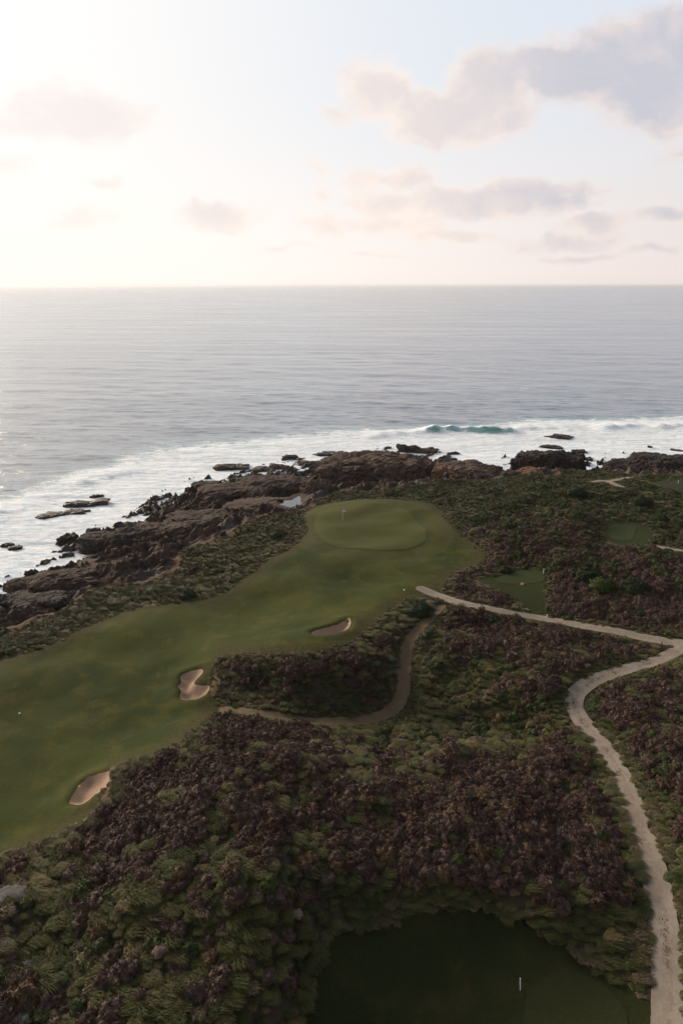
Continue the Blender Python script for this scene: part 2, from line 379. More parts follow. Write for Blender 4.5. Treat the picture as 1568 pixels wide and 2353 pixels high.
A_fair = Area(catmull(unproject(FAIR), 5), wob=.25, wsc=2.2, seed=3)
A_green = Area(catmull(unproject(GREEN), 6))
A_bunk = [Area(catmull(unproject(b), 5), wob=.12, wsc=.8, seed=9+i) for i, b in enumerate(BUNK)]
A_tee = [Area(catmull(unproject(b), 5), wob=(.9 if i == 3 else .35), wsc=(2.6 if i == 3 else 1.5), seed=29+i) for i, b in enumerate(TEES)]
A_top = [Area(catmull(unproject(b), 5)) for b in TEETOP]
A_road = [Area(catmull(unproject(p), 6, False), False, w, wob=.07, wsc=.9, seed=51+i) for i, (p, w) in enumerate(ROADS)]
A_track = Area(catmull(unproject(TRACK), 6, False), False, .78, wob=.35, wsc=.9, seed=61)
A_far = [Area(catmull(unproject(p), 6, False), False, [1.0, .9, .6][i], wob=.3, wsc=.9, seed=65+i) for i, p in enumerate(FARPATHS)]
rk = unproject(ROCK)
rock_poly = np.vstack([catmull(rk, 5, False), [[400, 420], [-400, 420]]])
rock_poly[:, :] = rock_poly
A_rock = Area(rock_poly); A_rock.lo = np.array([-400., -100.]); A_rock.hi = np.array([400., 420.])

def axis(lo, a, b, hi, step, grow=1.22):
    mid = list(np.arange(a, b, step)); s = step; v = mid[-1]; r = []
    while v < hi: s *= grow; v += s; r.append(v)
    s = step; v = mid[0]; l = []
    while v > lo: s *= grow; v -= s; l.append(v)
    return np.array(l[::-1]+mid+r)
XS = axis(-1500, -112, 132, 1500, .55); YS = axis(-1200, 24, 252, 700, .55)
tx, ty = np.meshgrid(XS, YS)
TH = hb(tx, ty)
inn = (tx > -220) & (tx < 260) & (ty > -60) & (ty < 330)
sd_rock = -A_rock(tx, ty)                    # >0 inside the rocky shore
sd_fair = A_fair(tx, ty)
sd_mown = sd_fair.copy()
for a in A_tee + A_road + A_far: sd_mown = np.minimum(sd_mown, a(tx, ty))
sd_track = A_track(tx, ty)
# bumps under the scrub
scr = smooth(0.2, 4.0, np.minimum(sd_mown, sd_track+.5))*smooth(1, -3, sd_rock)
TH = TH + scr*(1.5*fbm2(tx/13, ty/13, 2, 5) + .75*fbm2(tx/5.5, ty/5.5, 2, 6) + .3*fbm2(tx/2.4, ty/2.4, 2, 8) + .1)
# gentle swales in the turf
TH = TH + smooth(1, -6, sd_fair)*(.95*fbm2(tx/18, ty/13, 2, 15)+.12*fbm2(tx/5, ty/4, 2, 16))
# rocky shore: tilted beds running along the coast, broken into blocks
rz = smooth(-1.0, 3.5, sd_rock)
ca, sa = math.cos(math.radians(58)), math.sin(math.radians(58))
al = tx*ca+ty*sa; ac = -tx*sa+ty*ca
wa = al + 2.5*fbm2(tx/14, ty/14, 2, 33); wc = ac + 2.2*fbm2(tx/9, ty/9, 3, 34)
beds = ridged2(wa/26, wc/6.0, 4, 40)
idv, f1, f2 = cells2(wa/7.5, wc/3.4, 44)
idw, g1, g2 = cells2(wa/2.8, wc/1.5, 47)
idx, _, _ = cells2(wa/1.3+9, wc/.7, 48)
rockh = 2.4*(beds-.62)*2 + 1.3*(idv-.5) + .75*(idw-.5) + .5*(idx-.5) - .35*smooth(.10, 0, f2-f1) + .9*fbm2(tx/1.5, ty/1.5, 3, 49)
depthfade = smooth(-5.5, -1.0, TH)
TH = TH + rz*depthfade*rockh*np.where(inn, 1, .5)
# bunkers
sd_b = np.minimum.reduce([a(tx, ty) for a in A_bunk])
TH = TH - .85*smooth(.25, -1.2, sd_b) + .28*smooth(2.4, .3, sd_b)*smooth(-.2, .4, sd_b)
# hollow track and road ruts
TH = TH - .15*smooth(.9, -.6, sd_track)
POOLS = [[(637,1160),(652,1152),(668,1150),(690,1139),(694,1152),(668,1162)], [(56,1372),(63,1368),(72,1376),(66,1382)], [(421,1205),(428,1201),(434,1206),(428,1210)]]
pool_info = []
for pl in POOLS:
    pp = unproject(pl); A = Area(pp, wob=.25, wsc=1.0, seed=71)
    d = A(tx, ty); zl = float(hb(pp[:,0].mean(), pp[:,1].mean()))
    TH = np.where(d < 6, TH*(1-smooth(5, .6, d)) + (zl+.12*np.sign(d)*np.minimum(np.abs(d), 1.5))*smooth(5, .6, d), TH)
    # keep the near rim low so that the water shows
    pool_info.append((A, pp, zl))
def ht(x, y): return bil(XS, YS, TH, np.asarray(x, float), np.asarray(y, float))

# ------------------------------------------------------------------ materials
def new_mat(name):
    m = bpy.data.materials.new(name); m.use_nodes = True
    t = NT(m.node_tree); b = t.n['Principled BSDF']
    return m, t, b
def bump(t, b, h, dist, strength=1.0):
    n = t.node('ShaderNodeBump'); n.inputs['Strength'].default_value = strength; n.inputs['Distance'].default_value = dist
    t.link(h, n.inputs['Height']); t.link(n.outputs[0], b.inputs['Normal']); return n
def geo_pos(t): return t.node('ShaderNodeNewGeometry').outputs['Position']

def turf_mat(name, c0, c1, c2, c3, edges=False):
    m, t, b = new_mat(name); p = geo_pos(t)
    n1 = t.noise(t.scaled(p, (1, 1, .2)), .07, 4, .55)
    n2 = t.noise(t.scaled(p, (1.0, 1.0, .3), loc=(13, 5, 0)), .30, 5, .6, .4)
    n3 = t.noise(p, 2.6, 5, .7)
    n4 = t.noise(p, 11, 3, .7)
    c = t.mix(t.ramp(n1, .36, .64), c0, c1)
    c = t.mix(t.math('MULTIPLY', t.ramp(n2, .46, .72), .65), c, c2)
    c = t.mix(t.math('MULTIPLY', t.ramp(n3, .45, .75), .55), c, c3)
    if edges:      # longer rough round the rim, and the collar cut round the putting green
        e = t.math('ADD', t.attr('edge'), t.math('MULTIPLY', t.math('SUBTRACT', n2, .5), 5.0))
        c = t.mix(t.math('MULTIPLY', t.ramp(e, 3.2, 1.6), .75), c, t.mix(t.ramp(n3, .42, .62), (.040,.040,.012), (.088,.070,.024)))
        gd = t.attr('collar')
        ring = t.math('MULTIPLY', t.ramp(gd, .05, .25), t.ramp(gd, .9, .6))
        c = t.mix(t.math('MULTIPLY', ring, .35), c, (.034,.044,.012))
        c = t.mix(t.math('MULTIPLY', t.ramp(gd, 5.5, 4.5), .35), c, (.105,.100,.036))
    g = t.ramp(n4, .25, .75, .72*.74, 1.28*.74, False)
    gm = t.node('ShaderNodeVectorMath', operation='SCALE'); t.link(c, gm.inputs[0]); t.link(g, gm.inputs['Scale'])
    t.link(gm.outputs[0], b.inputs['Base Color']); b.inputs['Roughness'].default_value = .95
    b.inputs['Specular IOR Level'].default_value = .12
    h = t.math('ADD', t.math('MULTIPLY', n4, .5), n3)
    bump(t, b, h, .10, .8)
    return m
M_fair = turf_mat('fairway turf', (.034,.051,.008), (.068,.080,.015), (.118,.100,.022), (.030,.045,.008), True)
M_green = turf_mat('putting green turf', (.084,.096,.026), (.098,.104,.030), (.112,.104,.032), (.076,.088,.023))
M_tee = turf_mat('tee turf', (.030,.042,.013), (.038,.048,.016), (.046,.046,.018), (.022,.032,.010))
M_lawnpatch = turf_mat('lighter lawn patch turf', (.031,.038,.014), (.036,.042,.015), (.042,.042,.017), (.026,.032,.011))  # slightly lighter colour for the round patch in the foreground lawn
M_teetop = turf_mat('tee top turf', (.040,.056,.020), (.046,.062,.022), (.052,.060,.024), (.034,.048,.016))
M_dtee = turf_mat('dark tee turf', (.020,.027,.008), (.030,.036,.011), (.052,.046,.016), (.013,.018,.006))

def soil_mat(name, cols, sc, rough=.95, bd=.04):
    m, t, b = new_mat(name); p = geo_pos(t)
    n1 = t.noise(p, sc*.3, 4, .6); n2 = t.noise(p, sc*1.8, 5, .65); n3 = t.noise(p, sc*9, 3, .7)
    c = t.mix(t.ramp(n1, .35, .65), cols[0], cols[1]); c = t.mix(t.math('MULTIPLY', t.ramp(n2, .5, .72), .7), c, cols[2])
    gm = t.node('ShaderNodeVectorMath', operation='SCALE'); t.link(c, gm.inputs[0]); t.link(t.ramp(n3, .25, .75, .8*.85, 1.2*.85, False), gm.inputs['Scale'])
    t.link(gm.outputs[0], b.inputs['Base Color']); b.inputs['Roughness'].default_value = rough; b.inputs['Specular IOR Level'].default_value = .2
    bump(t, b, t.math('ADD', n2, t.math('MULTIPLY', n3, .4)), bd); return m
M_sand = soil_mat('bunker sand', ((.33,.225,.155),(.38,.27,.195),(.27,.18,.12)), 1.2)
M_track = soil_mat('worn track earth', ((.150,.105,.066),(.115,.086,.050),(.080,.076,.036)), 1.6)
M_bank = soil_mat('bare sandy bank', ((.17,.105,.058),(.13,.09,.045),(.08,.07,.03)), 1.5)

def road_mat():
    m, t, b = new_mat('gravel road'); p = geo_pos(t)
    n1 = t.noise(p, .45, 4, .6); n2 = t.noise(p, 2.4, 5, .65); n3 = t.noise(p, 22, 3, .7)
    c = t.mix(t.ramp(n1, .35, .65), (.20,.17,.14), (.25,.215,.18)); c = t.mix(t.math('MULTIPLY', t.ramp(n2, .5, .7), .6), c, (.165,.138,.112))
    e = t.attr('edge')                                    # metres to the edge, positive inside
    mid = t.ramp(t.math('ADD', e, t.math('MULTIPLY', n2, .5)), .82, 1.02)
    c = t.mix(t.math('MULTIPLY', mid, t.math('MULTIPLY', t.ramp(n2, .35, .6), .6)), c, (.19,.145,.105))
    rim = t.ramp(t.math('ADD', e, t.math('MULTIPLY', n2, .6)), .45, .22)
    c = t.mix(t.math('MULTIPLY', rim, .35), c, (.19,.15,.105))
    c = t.mix(t.math('MULTIPLY', t.ramp(n3, .62, .72), .6), c, (.15,.12,.10))
    t.link(c, b.inputs['Base Color']); b.inputs['Roughness'].default_value = .95; b.inputs['Specular IOR Level'].default_value = .2
    bump(t, b, t.math('ADD', n2, t.math('MULTIPLY', n3, .4)), .05); return m
M_road = road_mat()

def rock_color(t, p):
    n1 = t.noise(p, .16, 5, .6, .3); n2 = t.noise(p, .9, 6, .65); n3 = t.noise(p, 5, 4, .7)
    c = t.mix(t.ramp(n1, .35, .65), (.046,.029,.021), (.102,.064,.046))
    c = t.mix(t.math('MULTIPLY', t.ramp(n2, .48, .70), .8), c, (.125,.085,.064))
    c = t.mix(t.math('MULTIPLY', t.ramp(n3, .55, .75), .6), c, (.030,.024,.022))
    lich = t.noise(t.scaled(p, (1, 1, 1), loc=(40, 3, 9)), .35, 5, .65)
    c = t.mix(t.math('MULTIPLY', t.ramp(lich, .60, .70), .45), c, (.16,.095,.045))
    z = t.node('ShaderNodeSeparateXYZ'); t.link(p, z.inputs[0])
    wet = t.ramp(t.math('ADD', z.outputs[2], t.math('MULTIPLY', n2, -2.5)), .6, -.9)
    dk = t.node('ShaderNodeVectorMath', operation='SCALE'); t.link(c, dk.inputs[0]); t.link(t.math('MULTIPLY_ADD', wet, -.35, .74), dk.inputs['Scale'])
    rough = t.math('MULTIPLY_ADD', wet, -.5, .85)
    return dk.outputs[0], rough, n1, n2, n3
def rock_mat(name, tint=None, amt=0.0):
    m, t, b = new_mat(name); p = geo_pos(t)
    c, r, n1, n2, n3 = rock_color(t, p)
    if tint: c = t.mix(amt, c, tint)
    t.link(c, b.inputs['Base Color']); t.link(r, b.inputs['Roughness']); b.inputs['Specular IOR Level'].default_value = .25
    bump(t, b, t.math('ADD', n2, t.math('MULTIPLY', n3, .35)), .35); return m
M_rock = rock_mat('shore rock')
M_rockd = rock_mat('black shore rock', (.022,.019,.020), .6)
M_rockb = rock_mat('brown shore rock', (.115,.075,.055), .4)
M_rocko = rock_mat('rusty shore rock', (.20,.095,.05), .6)
M_stone = soil_mat('pale stone', ((.17,.145,.135),(.21,.18,.165),(.13,.11,.10)), 2.0, .85, .06)
M_stonep = soil_mat('pinkish stone', ((.23,.16,.13),(.27,.19,.16),(.19,.13,.10)), 2.0, .85, .06)
M_stoneg = soil_mat('grey stone', ((.11,.10,.10),(.14,.13,.13),(.08,.075,.075)), 2.0, .85, .06)

def ground_mat():
    m, t, b = new_mat('heath ground'); p = geo_pos(t)
    rc, rr, n1, n2, n3 = rock_color(t, p)
    g = t.mix(t.ramp(t.noise(p, .12, 4, .6), .38, .62), (.034,.034,.016), (.050,.036,.026))
    g = t.mix(t.math('MULTIPLY', t.ramp(n2, .5, .7), .7), g, (.075,.065,.032))
    rk_ = t.attr('rock')
    k = t.math('ADD', rk_, t.math('MULTIPLY', t.math('SUBTRACT', t.noise(p, .25, 5, .65), .5), 9.0))
    red = t.mix(t.ramp(n2, .4, .65), (.115,.058,.036), (.075,.055,.030))
    g = t.mix(t.math('MULTIPLY', t.ramp(k, -4.0, -.5), .85), g, red)
    shin = t.mix(t.ramp(n3, .4, .6), (.075,.066,.064), (.125,.108,.102))      # shingle pockets among the rocks
    sh = t.math('MULTIPLY', t.ramp(t.noise(t.scaled(p, (1,1,.3), loc=(7,7,0)), .09, 3, .5), .52, .60), t.ramp(k, 9, 4))
    rc = t.mix(t.math('MULTIPLY', sh, .8), rc, shin)
    c = t.mix(t.ramp(k, .2, 2.4), g, rc)
    t.link(c, b.inputs['Base Color']); b.inputs['Specular IOR Level'].default_value = .25
    t.link(t.math('MAXIMUM', rr, t.ramp(k, 1.5, 0)), b.inputs['Roughness'])
    bump(t, b, t.math('ADD', n2, t.math('MULTIPLY', n3, .35)), .3); return m
M_ground = ground_mat()

def leaf_mat(name, cols, lo=.3, hi=.7, sc=.09, trans=.0, vary=.35):
    """colour goes by plant (place and chance), with a fine change from leaf to leaf"""
    m, t, b = new_mat(name)
    oi = t.node('ShaderNodeObjectInfo'); p = geo_pos(t)
    n1 = t.noise(oi.outputs['Location'], sc, 3, .6)
    c = t.mix(t.ramp(n1, .40, .60), cols[0], cols[1])
    c = t.mix(t.math('MULTIPLY', t.ramp(oi.outputs['Random'], lo, hi), .6), c, cols[2])
    rnd2 = t.math('FRACT', t.math('MULTIPLY', oi.outputs['Random'], 17.3))
    c = t.mix(t.math('MULTIPLY', t.ramp(rnd2, .9, .97), .75), c, cols[3])
    n2 = t.noise(p, 9.0, 2, .6)
    gm = t.node('ShaderNodeVectorMath', operation='SCALE'); t.link(c, gm.inputs[0]); t.link(t.ramp(n2, .25, .75, (1-vary)*.66, (1+vary)*.66, False), gm.inputs['Scale'])
    t.link(gm.outputs[0], b.inputs['Base Color']); b.inputs['Roughness'].default_value = .75; b.inputs['Specular IOR Level'].default_value = .25
    return m
M_heath = leaf_mat('heath foliage', ((.132,.078,.058),(.088,.047,.036),(.168,.114,.092),(.185,.120,.056)), .2, .9)
M_tuss = leaf_mat('tussock blades', ((.112,.122,.036),(.068,.088,.026),(.165,.142,.052),(.240,.182,.080)), .2, .9)
M_straw = leaf_mat('dry tussock blades', ((.190,.140,.090),(.165,.125,.070),(.150,.130,.070),(.230,.170,.115)))
M_shrub = leaf_mat('coastal shrub foliage', ((.046,.068,.016),(.062,.082,.022),(.088,.092,.030),(.125,.108,.040)))
M_dgreen = leaf_mat('dark green shrub foliage', ((.030,.046,.012),(.036,.052,.014),(.040,.052,.016),(.050,.064,.018)))
M_bright = leaf_mat('bright green shrub foliage', ((.062,.085,.010),(.070,.092,.012),(.060,.080,.012),(.085,.100,.018)))
M_palebush = leaf_mat('pale grey green foliage', ((.21,.25,.18),(.23,.26,.19),(.20,.24,.17),(.25,.28,.20)))
def flat(name, c, r=.6):
    m, t, b = new_mat(name); p = geo_pos(t)
    n = t.noise(p, 14, 4, .6)
    gm = t.node('ShaderNodeVectorMath', operation='SCALE'); gm.inputs[0].default_value = c; t.link(t.ramp(n, .3, .7, .82, 1.08), gm.inputs['Scale'])
    t.link(gm.outputs[0], b.inputs['Base Color']); b.inputs['Roughness'].default_value = r; return m
M_white = flat('white paint', (.80,.79,.76)); M_black = flat('black timber', (.012,.012,.012)); M_cloth = flat('white flag cloth', (.82,.82,.82), .8)
M_twig = flat('dark twigs', (.020,.015,.012), .9)

def sea_mat():
    m, t, b = new_mat('sea water'); p = geo_pos(t)
    foam = t.attr('foam'); teal = t.attr('teal')
    base = t.mix(teal, (.034,.062,.110), (.010,.24,.23))
    # ripples: long crests lying across the view, three sizes
    r1 = t.noise(t.scaled(p, (.055, .13, .1), rot=(0,0,math.radians(-9))), 1.0, 4, .6, .3)
    r2 = t.noise(t.scaled(p, (.22, .50, .4), rot=(0,0,math.radians(7))), 1.0, 4, .65, .2)
    r3 = t.noise(t.scaled(p, (.9, 1.8, 1), rot=(0,0,math.radians(-14))), 1.0, 3, .65)
    r0 = t.noise(t.scaled(p, (.012, .034, .1), rot=(0,0,math.radians(4))), 1.0, 4, .65, .4)
    gust = t.noise(t.scaled(p, (.003, .020, .1), rot=(0,0,math.radians(3))), 1.0, 5, .65, .3)
    h = t.math('ADD', t.math('MULTIPLY_ADD', r0, 2.6, t.math('MULTIPLY', r1, 1.15)), t.math('ADD', t.math('MULTIPLY', r2, .55), t.math('MULTIPLY', r3, .16)))
    # foam: torn sheets and streaks
    w1 = t.noise(t.scaled(p, (.05, .11, .1), rot=(0,0,math.radians(-14))), 1.0, 6, .68, 1.2)
    w2 = t.noise(t.scaled(p, (.25, .55, .4), rot=(0,0,math.radians(-20))), 1.0, 6, .72, .8)
    wm = t.math('ADD', t.math('MULTIPLY', w1, .6), t.math('MULTIPLY', w2, .4))
    f = t.math('ADD', t.math('MULTIPLY_ADD', foam, 1.5, -.34), t.math('MULTIPLY', t.math('SUBTRACT', wm, .5), 3.4))
    fac = t.ramp(f, .05, .55)
    thin = t.ramp(f, -.35, .25)
    base = t.mix(t.math('MULTIPLY', thin, .75), base, (.12,.26,.29))
    w3 = t.noise(t.scaled(p, (.7, 1.5, 1), rot=(0,0,math.radians(-20))), 1.0, 5, .7, .6)
    fc = t.mix(t.ramp(t.math('ADD', t.math('MULTIPLY', w2, .6), t.math('MULTIPLY', w3, .4)), .40, .58), (.56,.68,.77), (.92,.94,.96))
    c = t.mix(fac, base, fc)
    t.link(c, b.inputs['Base Color'])
    t.link(t.math('MULTIPLY_ADD', fac, .70, t.ramp(gust, .35, .65, .20, .30)), b.inputs['Roughness'])
    b.inputs['IOR'].default_value = 2.3
    t.link(t.math('MULTIPLY_ADD', fac, -.4, .5), b.inputs['Specular IOR Level'])
    t.link(t.math('MULTIPLY_ADD', fac, -.75, .75), b.inputs['Coat Weight']); b.inputs['Coat IOR'].default_value = 1.7; b.inputs['Coat Roughness'].default_value = .26
    bn = bump(t, b, h, 1.0, .58); t.link(bn.outputs[0], b.inputs['Coat Normal']); return m
M_sea = sea_mat()
def pool_mat():
    m, t, b = new_mat('still pool water'); p = geo_pos(t)
    b.inputs['Base Color'].default_value = (.02,.03,.032,1); b.inputs['Roughness'].default_value = .06; b.inputs['IOR'].default_value = 1.8
    bump(t, b, t.noise(p, 2.5, 3, .6), .015); return m
M_pool = pool_mat()

# ------------------------------------------------------------------ ground and sheets
def grid_faces(nx, ny):
    i = np.arange(nx-1)[None, :] + nx*np.arange(ny-1)[:, None]
    return np.stack([i, i+1, i+1+nx, i+nx], -1).reshape(-1, 4)
under = np.minimum(sd_fair, 30)
for a in A_tee + A_road + A_far: under = np.minimum(under, a(tx, ty))
under = np.minimum(under, sd_track)
tz = TH - .3*smooth(-.15, -1.0, under)
co = np.stack([tx, ty, tz], -1).reshape(-1, 3)
fc = grid_faces(len(XS), len(YS))
zf = tz.ravel()[fc].max(1); ctr = co[fc].mean(1)
keep = ~((zf < -3.5))                         # nothing shows under deep water
me = make_mesh('ground', co, fc[keep], [M_ground], True, {'rock': sd_rock.ravel()})
me.polygons.foreach_set('use_smooth', (sd_rock.ravel()[fc[keep]].min(1) < .8))
link('ground', me, kind='structure', label='rough heathland headland sloping to a rocky shore', category='ground')

def sheet(name, area, res, mat, off, extra_attr=False, zfun=None, more=None, **props):
    lo, hi = area.lo+4, area.hi-4
    xs = np.arange(max(lo[0], -260), min(hi[0], 280)+res, res); ys = np.arange(max(lo[1], -40), min(hi[1], 300)+res, res)
    X, Y = np.meshgrid(xs, ys); d = area(X, Y)
    fcs = grid_faces(len(xs), len(ys)); dd = d.ravel()
    kp = (dd[fcs] < 0).any(1) & (dd[fcs].max(1) < 5); fcs = fcs[kp]
    e = .05
    gx = (area(X+e, Y)-area(X-e, Y))/(2*e); gy = (area(X, Y+e)-area(X, Y-e))/(2*e)
    gl = np.maximum(np.hypot(gx, gy), .3); o = np.where(d > 0, np.minimum(d, 1.5*res), 0)
    X = X-o*gx/gl; Y = Y-o*gy/gl
    used, inv = np.unique(fcs, return_inverse=True); fcs = inv.reshape(-1, 4)
    x = X.ravel()[used]; y = Y.ravel()[used]; dv = np.minimum(dd[used], 0)
    z = (zfun(x, y) if zfun else ht(x, y)) + off
    me = make_mesh(name, np.stack([x, y, z], 1), fcs, [mat], True, dict({'edge': -dv}, **({k_: f_(x, y) for k_, f_ in more.items()} if more else {})) if extra_attr else None)
    return link(name, me, **props)
sheet('fairway', A_fair, .55, M_fair, .05, True, more={'collar': A_green}, zfun=lambda x, y: ht(x, y)-.3*smooth(-.1, -.6, bil(XS, YS, sd_b, x, y)), kind='structure', label='mown green fairway running along the coast to the putting green', category='fairway')
sheet('putting_green', A_green, .5, M_green, .09, kind='structure', label='pale smooth putting green with the white flag', category='green')
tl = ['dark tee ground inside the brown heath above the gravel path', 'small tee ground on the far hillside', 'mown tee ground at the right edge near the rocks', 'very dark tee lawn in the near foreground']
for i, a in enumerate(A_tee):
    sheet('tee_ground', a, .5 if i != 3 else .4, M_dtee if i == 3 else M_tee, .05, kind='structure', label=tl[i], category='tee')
for i, a in enumerate(A_top):
    sheet('tee_top', a, .4, M_lawnpatch if i == 1 else M_teetop, .09, kind='structure', label=['striped tee top at the far end of the middle tee ground', 'faint rounded lighter patch in the dark foreground lawn', 'lighter mown square on the far hillside tee'][i], category='tee')
rl = ['straight pale gravel path running from the green to the right', 'winding pale gravel path curving down to the bottom right']
for i, a in enumerate(A_road):
    sheet('gravel_path', a, .25, M_road, .06+.015*i, True, kind='structure', label=rl[i], category='path')
fl_ = ['sandy path beside the black rocks on the right', 'short sandy spur off the far path', 'small sandy path at the right edge of the hillside']
for i, a in enumerate(A_far):
    sheet('sandy_path', a, .35, M_road, .06+.015*i, True, kind='structure', label=fl_[i], category='path')
sheet('worn_track', A_track, .3, M_track, .05, kind='structure', label='sunken brown track winding through the grass tussocks', category='track')
bl = ['long narrow sand bunker at the edge of the approach below the green', 'boot-shaped sand bunker beside the scrub mound', 'nearest sand bunker, shaded, at the foot of the heath']
for i, a in enumerate(A_bunk):
    sheet('sand_bunker', a, .25, M_sand, .10, label=bl[i], category='bunker', group='sand bunkers along the fairway')
# bare sandy faces over the bunkers and on the bank
BARE = [([(486,1578),(492,1560),(500,1545),(508,1550),(505,1575),(497,1600),(484,1605)], 'orange sandy bank beside the boot-shaped bunker'),
        ([(252,1772),(268,1766),(272,1785),(262,1815),(240,1838),(226,1838),(250,1810)], 'orange sandy bank above the nearest bunker'),
        ([(270,1398),(290,1388),(306,1390),(298,1402),(280,1406)], 'bare grey patch at the fairway edge, left one of two'),
        ([(322,1388),(345,1380),(372,1384),(360,1392),(335,1395)], 'bare grey patch at the fairway edge, right one of two')]
for i, (pl, lb) in enumerate(BARE):
    sheet('bare_patch', Area(catmull(unproject(pl), 4), wob=.3, wsc=.8, seed=90+i), .25, M_bank if i < 2 else M_track, .10, kind='structure', label=lb, category='bare earth')
for i, (A, pp, zl) in enumerate(pool_info):
    zz = zl-.02
    sheet('rock_pool', A, .3, M_pool, 0, zfun=lambda x, y: np.full(x.shape, zz), kind='structure',
          label=['bright rock pool in the dark shelf left of the green', 'small bright pool among the leftmost rocks', 'tiny bright pool in the black ridge'][i], category='pool')

# ------------------------------------------------------------------ sea
FOAM = [(-300,1330),(-100,1235),(0,1185),(100,1145),(200,1105),(330,1060),(430,1035),(560,1024),(700,1008),(850,998),(1000,990),(1150,988),(1250,974),(1350,972),(1450,972),(1568,966),(1750,962),(2100,960)]
def build_sea():
    r = [58.0]
    while r[-1] < 45000: r.append(r[-1] + (.75 if r[-1] < 340 else max(.75, (r[-1]-340)*.02+.75) if r[-1] < 2000 else r[-1]*.03))
    r = np.array(r)
    az = np.concatenate([np.arange(-43, 43.01, .19), np.arange(46, 317, 3.0)])*math.pi/180
    A, R = np.meshgrid(az, r); x = np.sin(A)*R; y = np.cos(A)*R
    rs = np.gradient(r)[:, None]*np.ones_like(x); asx = R*math.radians(.19)
    sp = np.maximum(rs, asx)
    h = np.zeros_like(x); g = np.random.default_rng(4)
    for k in range(52):
        lam = 3.2*(48/3.2)**(g.random()**1.4); th = g.normal(math.radians(-99), math.radians(22))
        amp = .0085*lam**.74; kk = 2*math.pi/lam
        att = smooth(2.2, 4.5, lam/sp)
        ph = kk*(x*math.cos(th)+y*math.sin(th)) + g.random()*6.28
        h += att*amp*(1-2*np.abs(np.sin(ph/2))**1.4)*.62
    fo = np.array([at_z(a, b, 0) for a, b in FOAM])
    poly = np.vstack([fo, [[300, 20], [-150, 20]]])
    near = R < 500
    foam = np.zeros_like(x); teal = np.zeros_like(x)
    dd = seg_dist(x[near], y[near], fo, False); ins = inside(x[near], y[near], poly)
    sd = np.where(ins, dd, -dd)
    hl = ht(x[near], y[near])
    f = smooth(-24, 4, sd)**1.2 + .18*smooth(-3.2, -.6, hl)
    # calmer, streakier water towards the left edge
    f *= .78 + .22*smooth(-60, -10, x[near])
    foam[near] = f; teal[near] = .75*smooth(-26, 2, sd)*smooth(-40, 30, x[near]) + .25*smooth(-15, 10, sd)
    # swell runs down over the shelf
    h[near] *= .55+.45*smooth(30, -30, sd)
    # breaking waves: (start, end, height, foam on the face)
    for (p0, p1, hh, ff) in (((960,994),(1185,991),3.0,-1.0),((1375,986),(1480,981),1.6,.3),((1180,985),(1330,986),1.1,0.0),((840,1004),(960,997),1.0,.3),((1495,985),(1640,975),1.4,-.5),((150,1120),(330,1080),.8,-.25),((-60,1190),(120,1160),.7,-.25)):
        a = np.array(at_z(*p0, 0)); b = np.array(at_z(*p1, 0)); e = b-a; L = np.hypot(*e); e /= L; nrm = np.array([e[1], -e[0]])   # towards the shore
        u = (x-a[0])*e[0]+(y-a[1])*e[1]; v = (x-a[0])*nrm[0]+(y-a[1])*nrm[1] + 2.0*np.sin(u/9.0)
        win = smooth(-.12, .18, u/L)*smooth(1.12, .82, u/L)*(.8+.35*vnoise2(u/4.0, v*0+3.3, 7))
        prof = np.where(v > 0, np.exp(-(v/3.4)**2), np.exp(-(v/8.0)**2))
        h += hh*win*prof
        face = win*np.exp(-((v-2.6)/3.2)**2)
        teal += 1.0*face*(hh > .9); foam += ff*face
        foam += .35*win*np.exp(-((v-8)/4.0)**2) + .55*win*np.exp(-((v+.3)/.9)**2)*(vnoise2(u/3.0, v*0+9.1, 8) > -.1)
    teal = np.clip(teal, 0, 1); foam = np.clip(foam, 0, 1.1)
    n = len(az); m = len(r)
    i = np.arange(n)[None, :] + n*np.arange(m-1)[:, None]; j = (np.arange(n)+1) % n
    j = j[None, :] + n*np.arange(m-1)[:, None]
    fcs = np.stack([i, i+n, j+n, j], -1).reshape(-1, 4)
    co = np.stack([x, y, h], -1).reshape(-1, 3)
    deep = np.where(near, 0, -99.0); deep[near] = hl
    fcs = fcs[deep.ravel()[fcs].min(1) < 2.5]
    me = make_mesh('sea', co, fcs, [M_sea], True, {'foam': foam.ravel(), 'teal': teal.ravel()})
    link('sea', me, kind='structure', label='grey blue sea with foaming white surf along the rocks', category='sea')
build_sea()

# ------------------------------------------------------------------ rocks
def ico(sub):
    t = (1+5**.5)/2
    v = [(-1,t,0),(1,t,0),(-1,-t,0),(1,-t,0),(0,-1,t),(0,1,t),(0,-1,-t),(0,1,-t),(t,0,-1),(t,0,1),(-t,0,-1),(-t,0,1)]
    f = [(0,11,5),(0,5,1),(0,1,7),(0,7,10),(0,10,11),(1,5,9),(5,11,4),(11,10,2),(10,7,6),(7,1,8),(3,9,4),(3,4,2),(3,2,6),(3,6,8),(3,8,9),(4,9,5),(2,4,11),(6,2,10),(8,6,7),(9,8,1)]
    v = np.array(v, float); f = np.array(f)
    for _ in range(sub):
        e = np.sort(np.vstack([f[:,[0,1]], f[:,[1,2]], f[:,[2,0]]]), 1); ue, inv = np.unique(e, axis=0, return_inverse=True)
        inv = inv.reshape(-1)
        mid = (v[ue[:,0]]+v[ue[:,1]])/2; n = len(v); v = np.vstack([v, mid]); k = len(f)
        a, b, c = n+inv[:k], n+inv[k:2*k], n+inv[2*k:]
        f = np.vstack([np.stack([f[:,0],a,c],1), np.stack([f[:,1],b,a],1), np.stack([f[:,2],c,b],1), np.stack([a,b,c],1)])
    return v/np.linalg.norm(v, axis=1)[:, None], f
ICO = {k: ico(k) for k in (2, 3, 4, 5)}
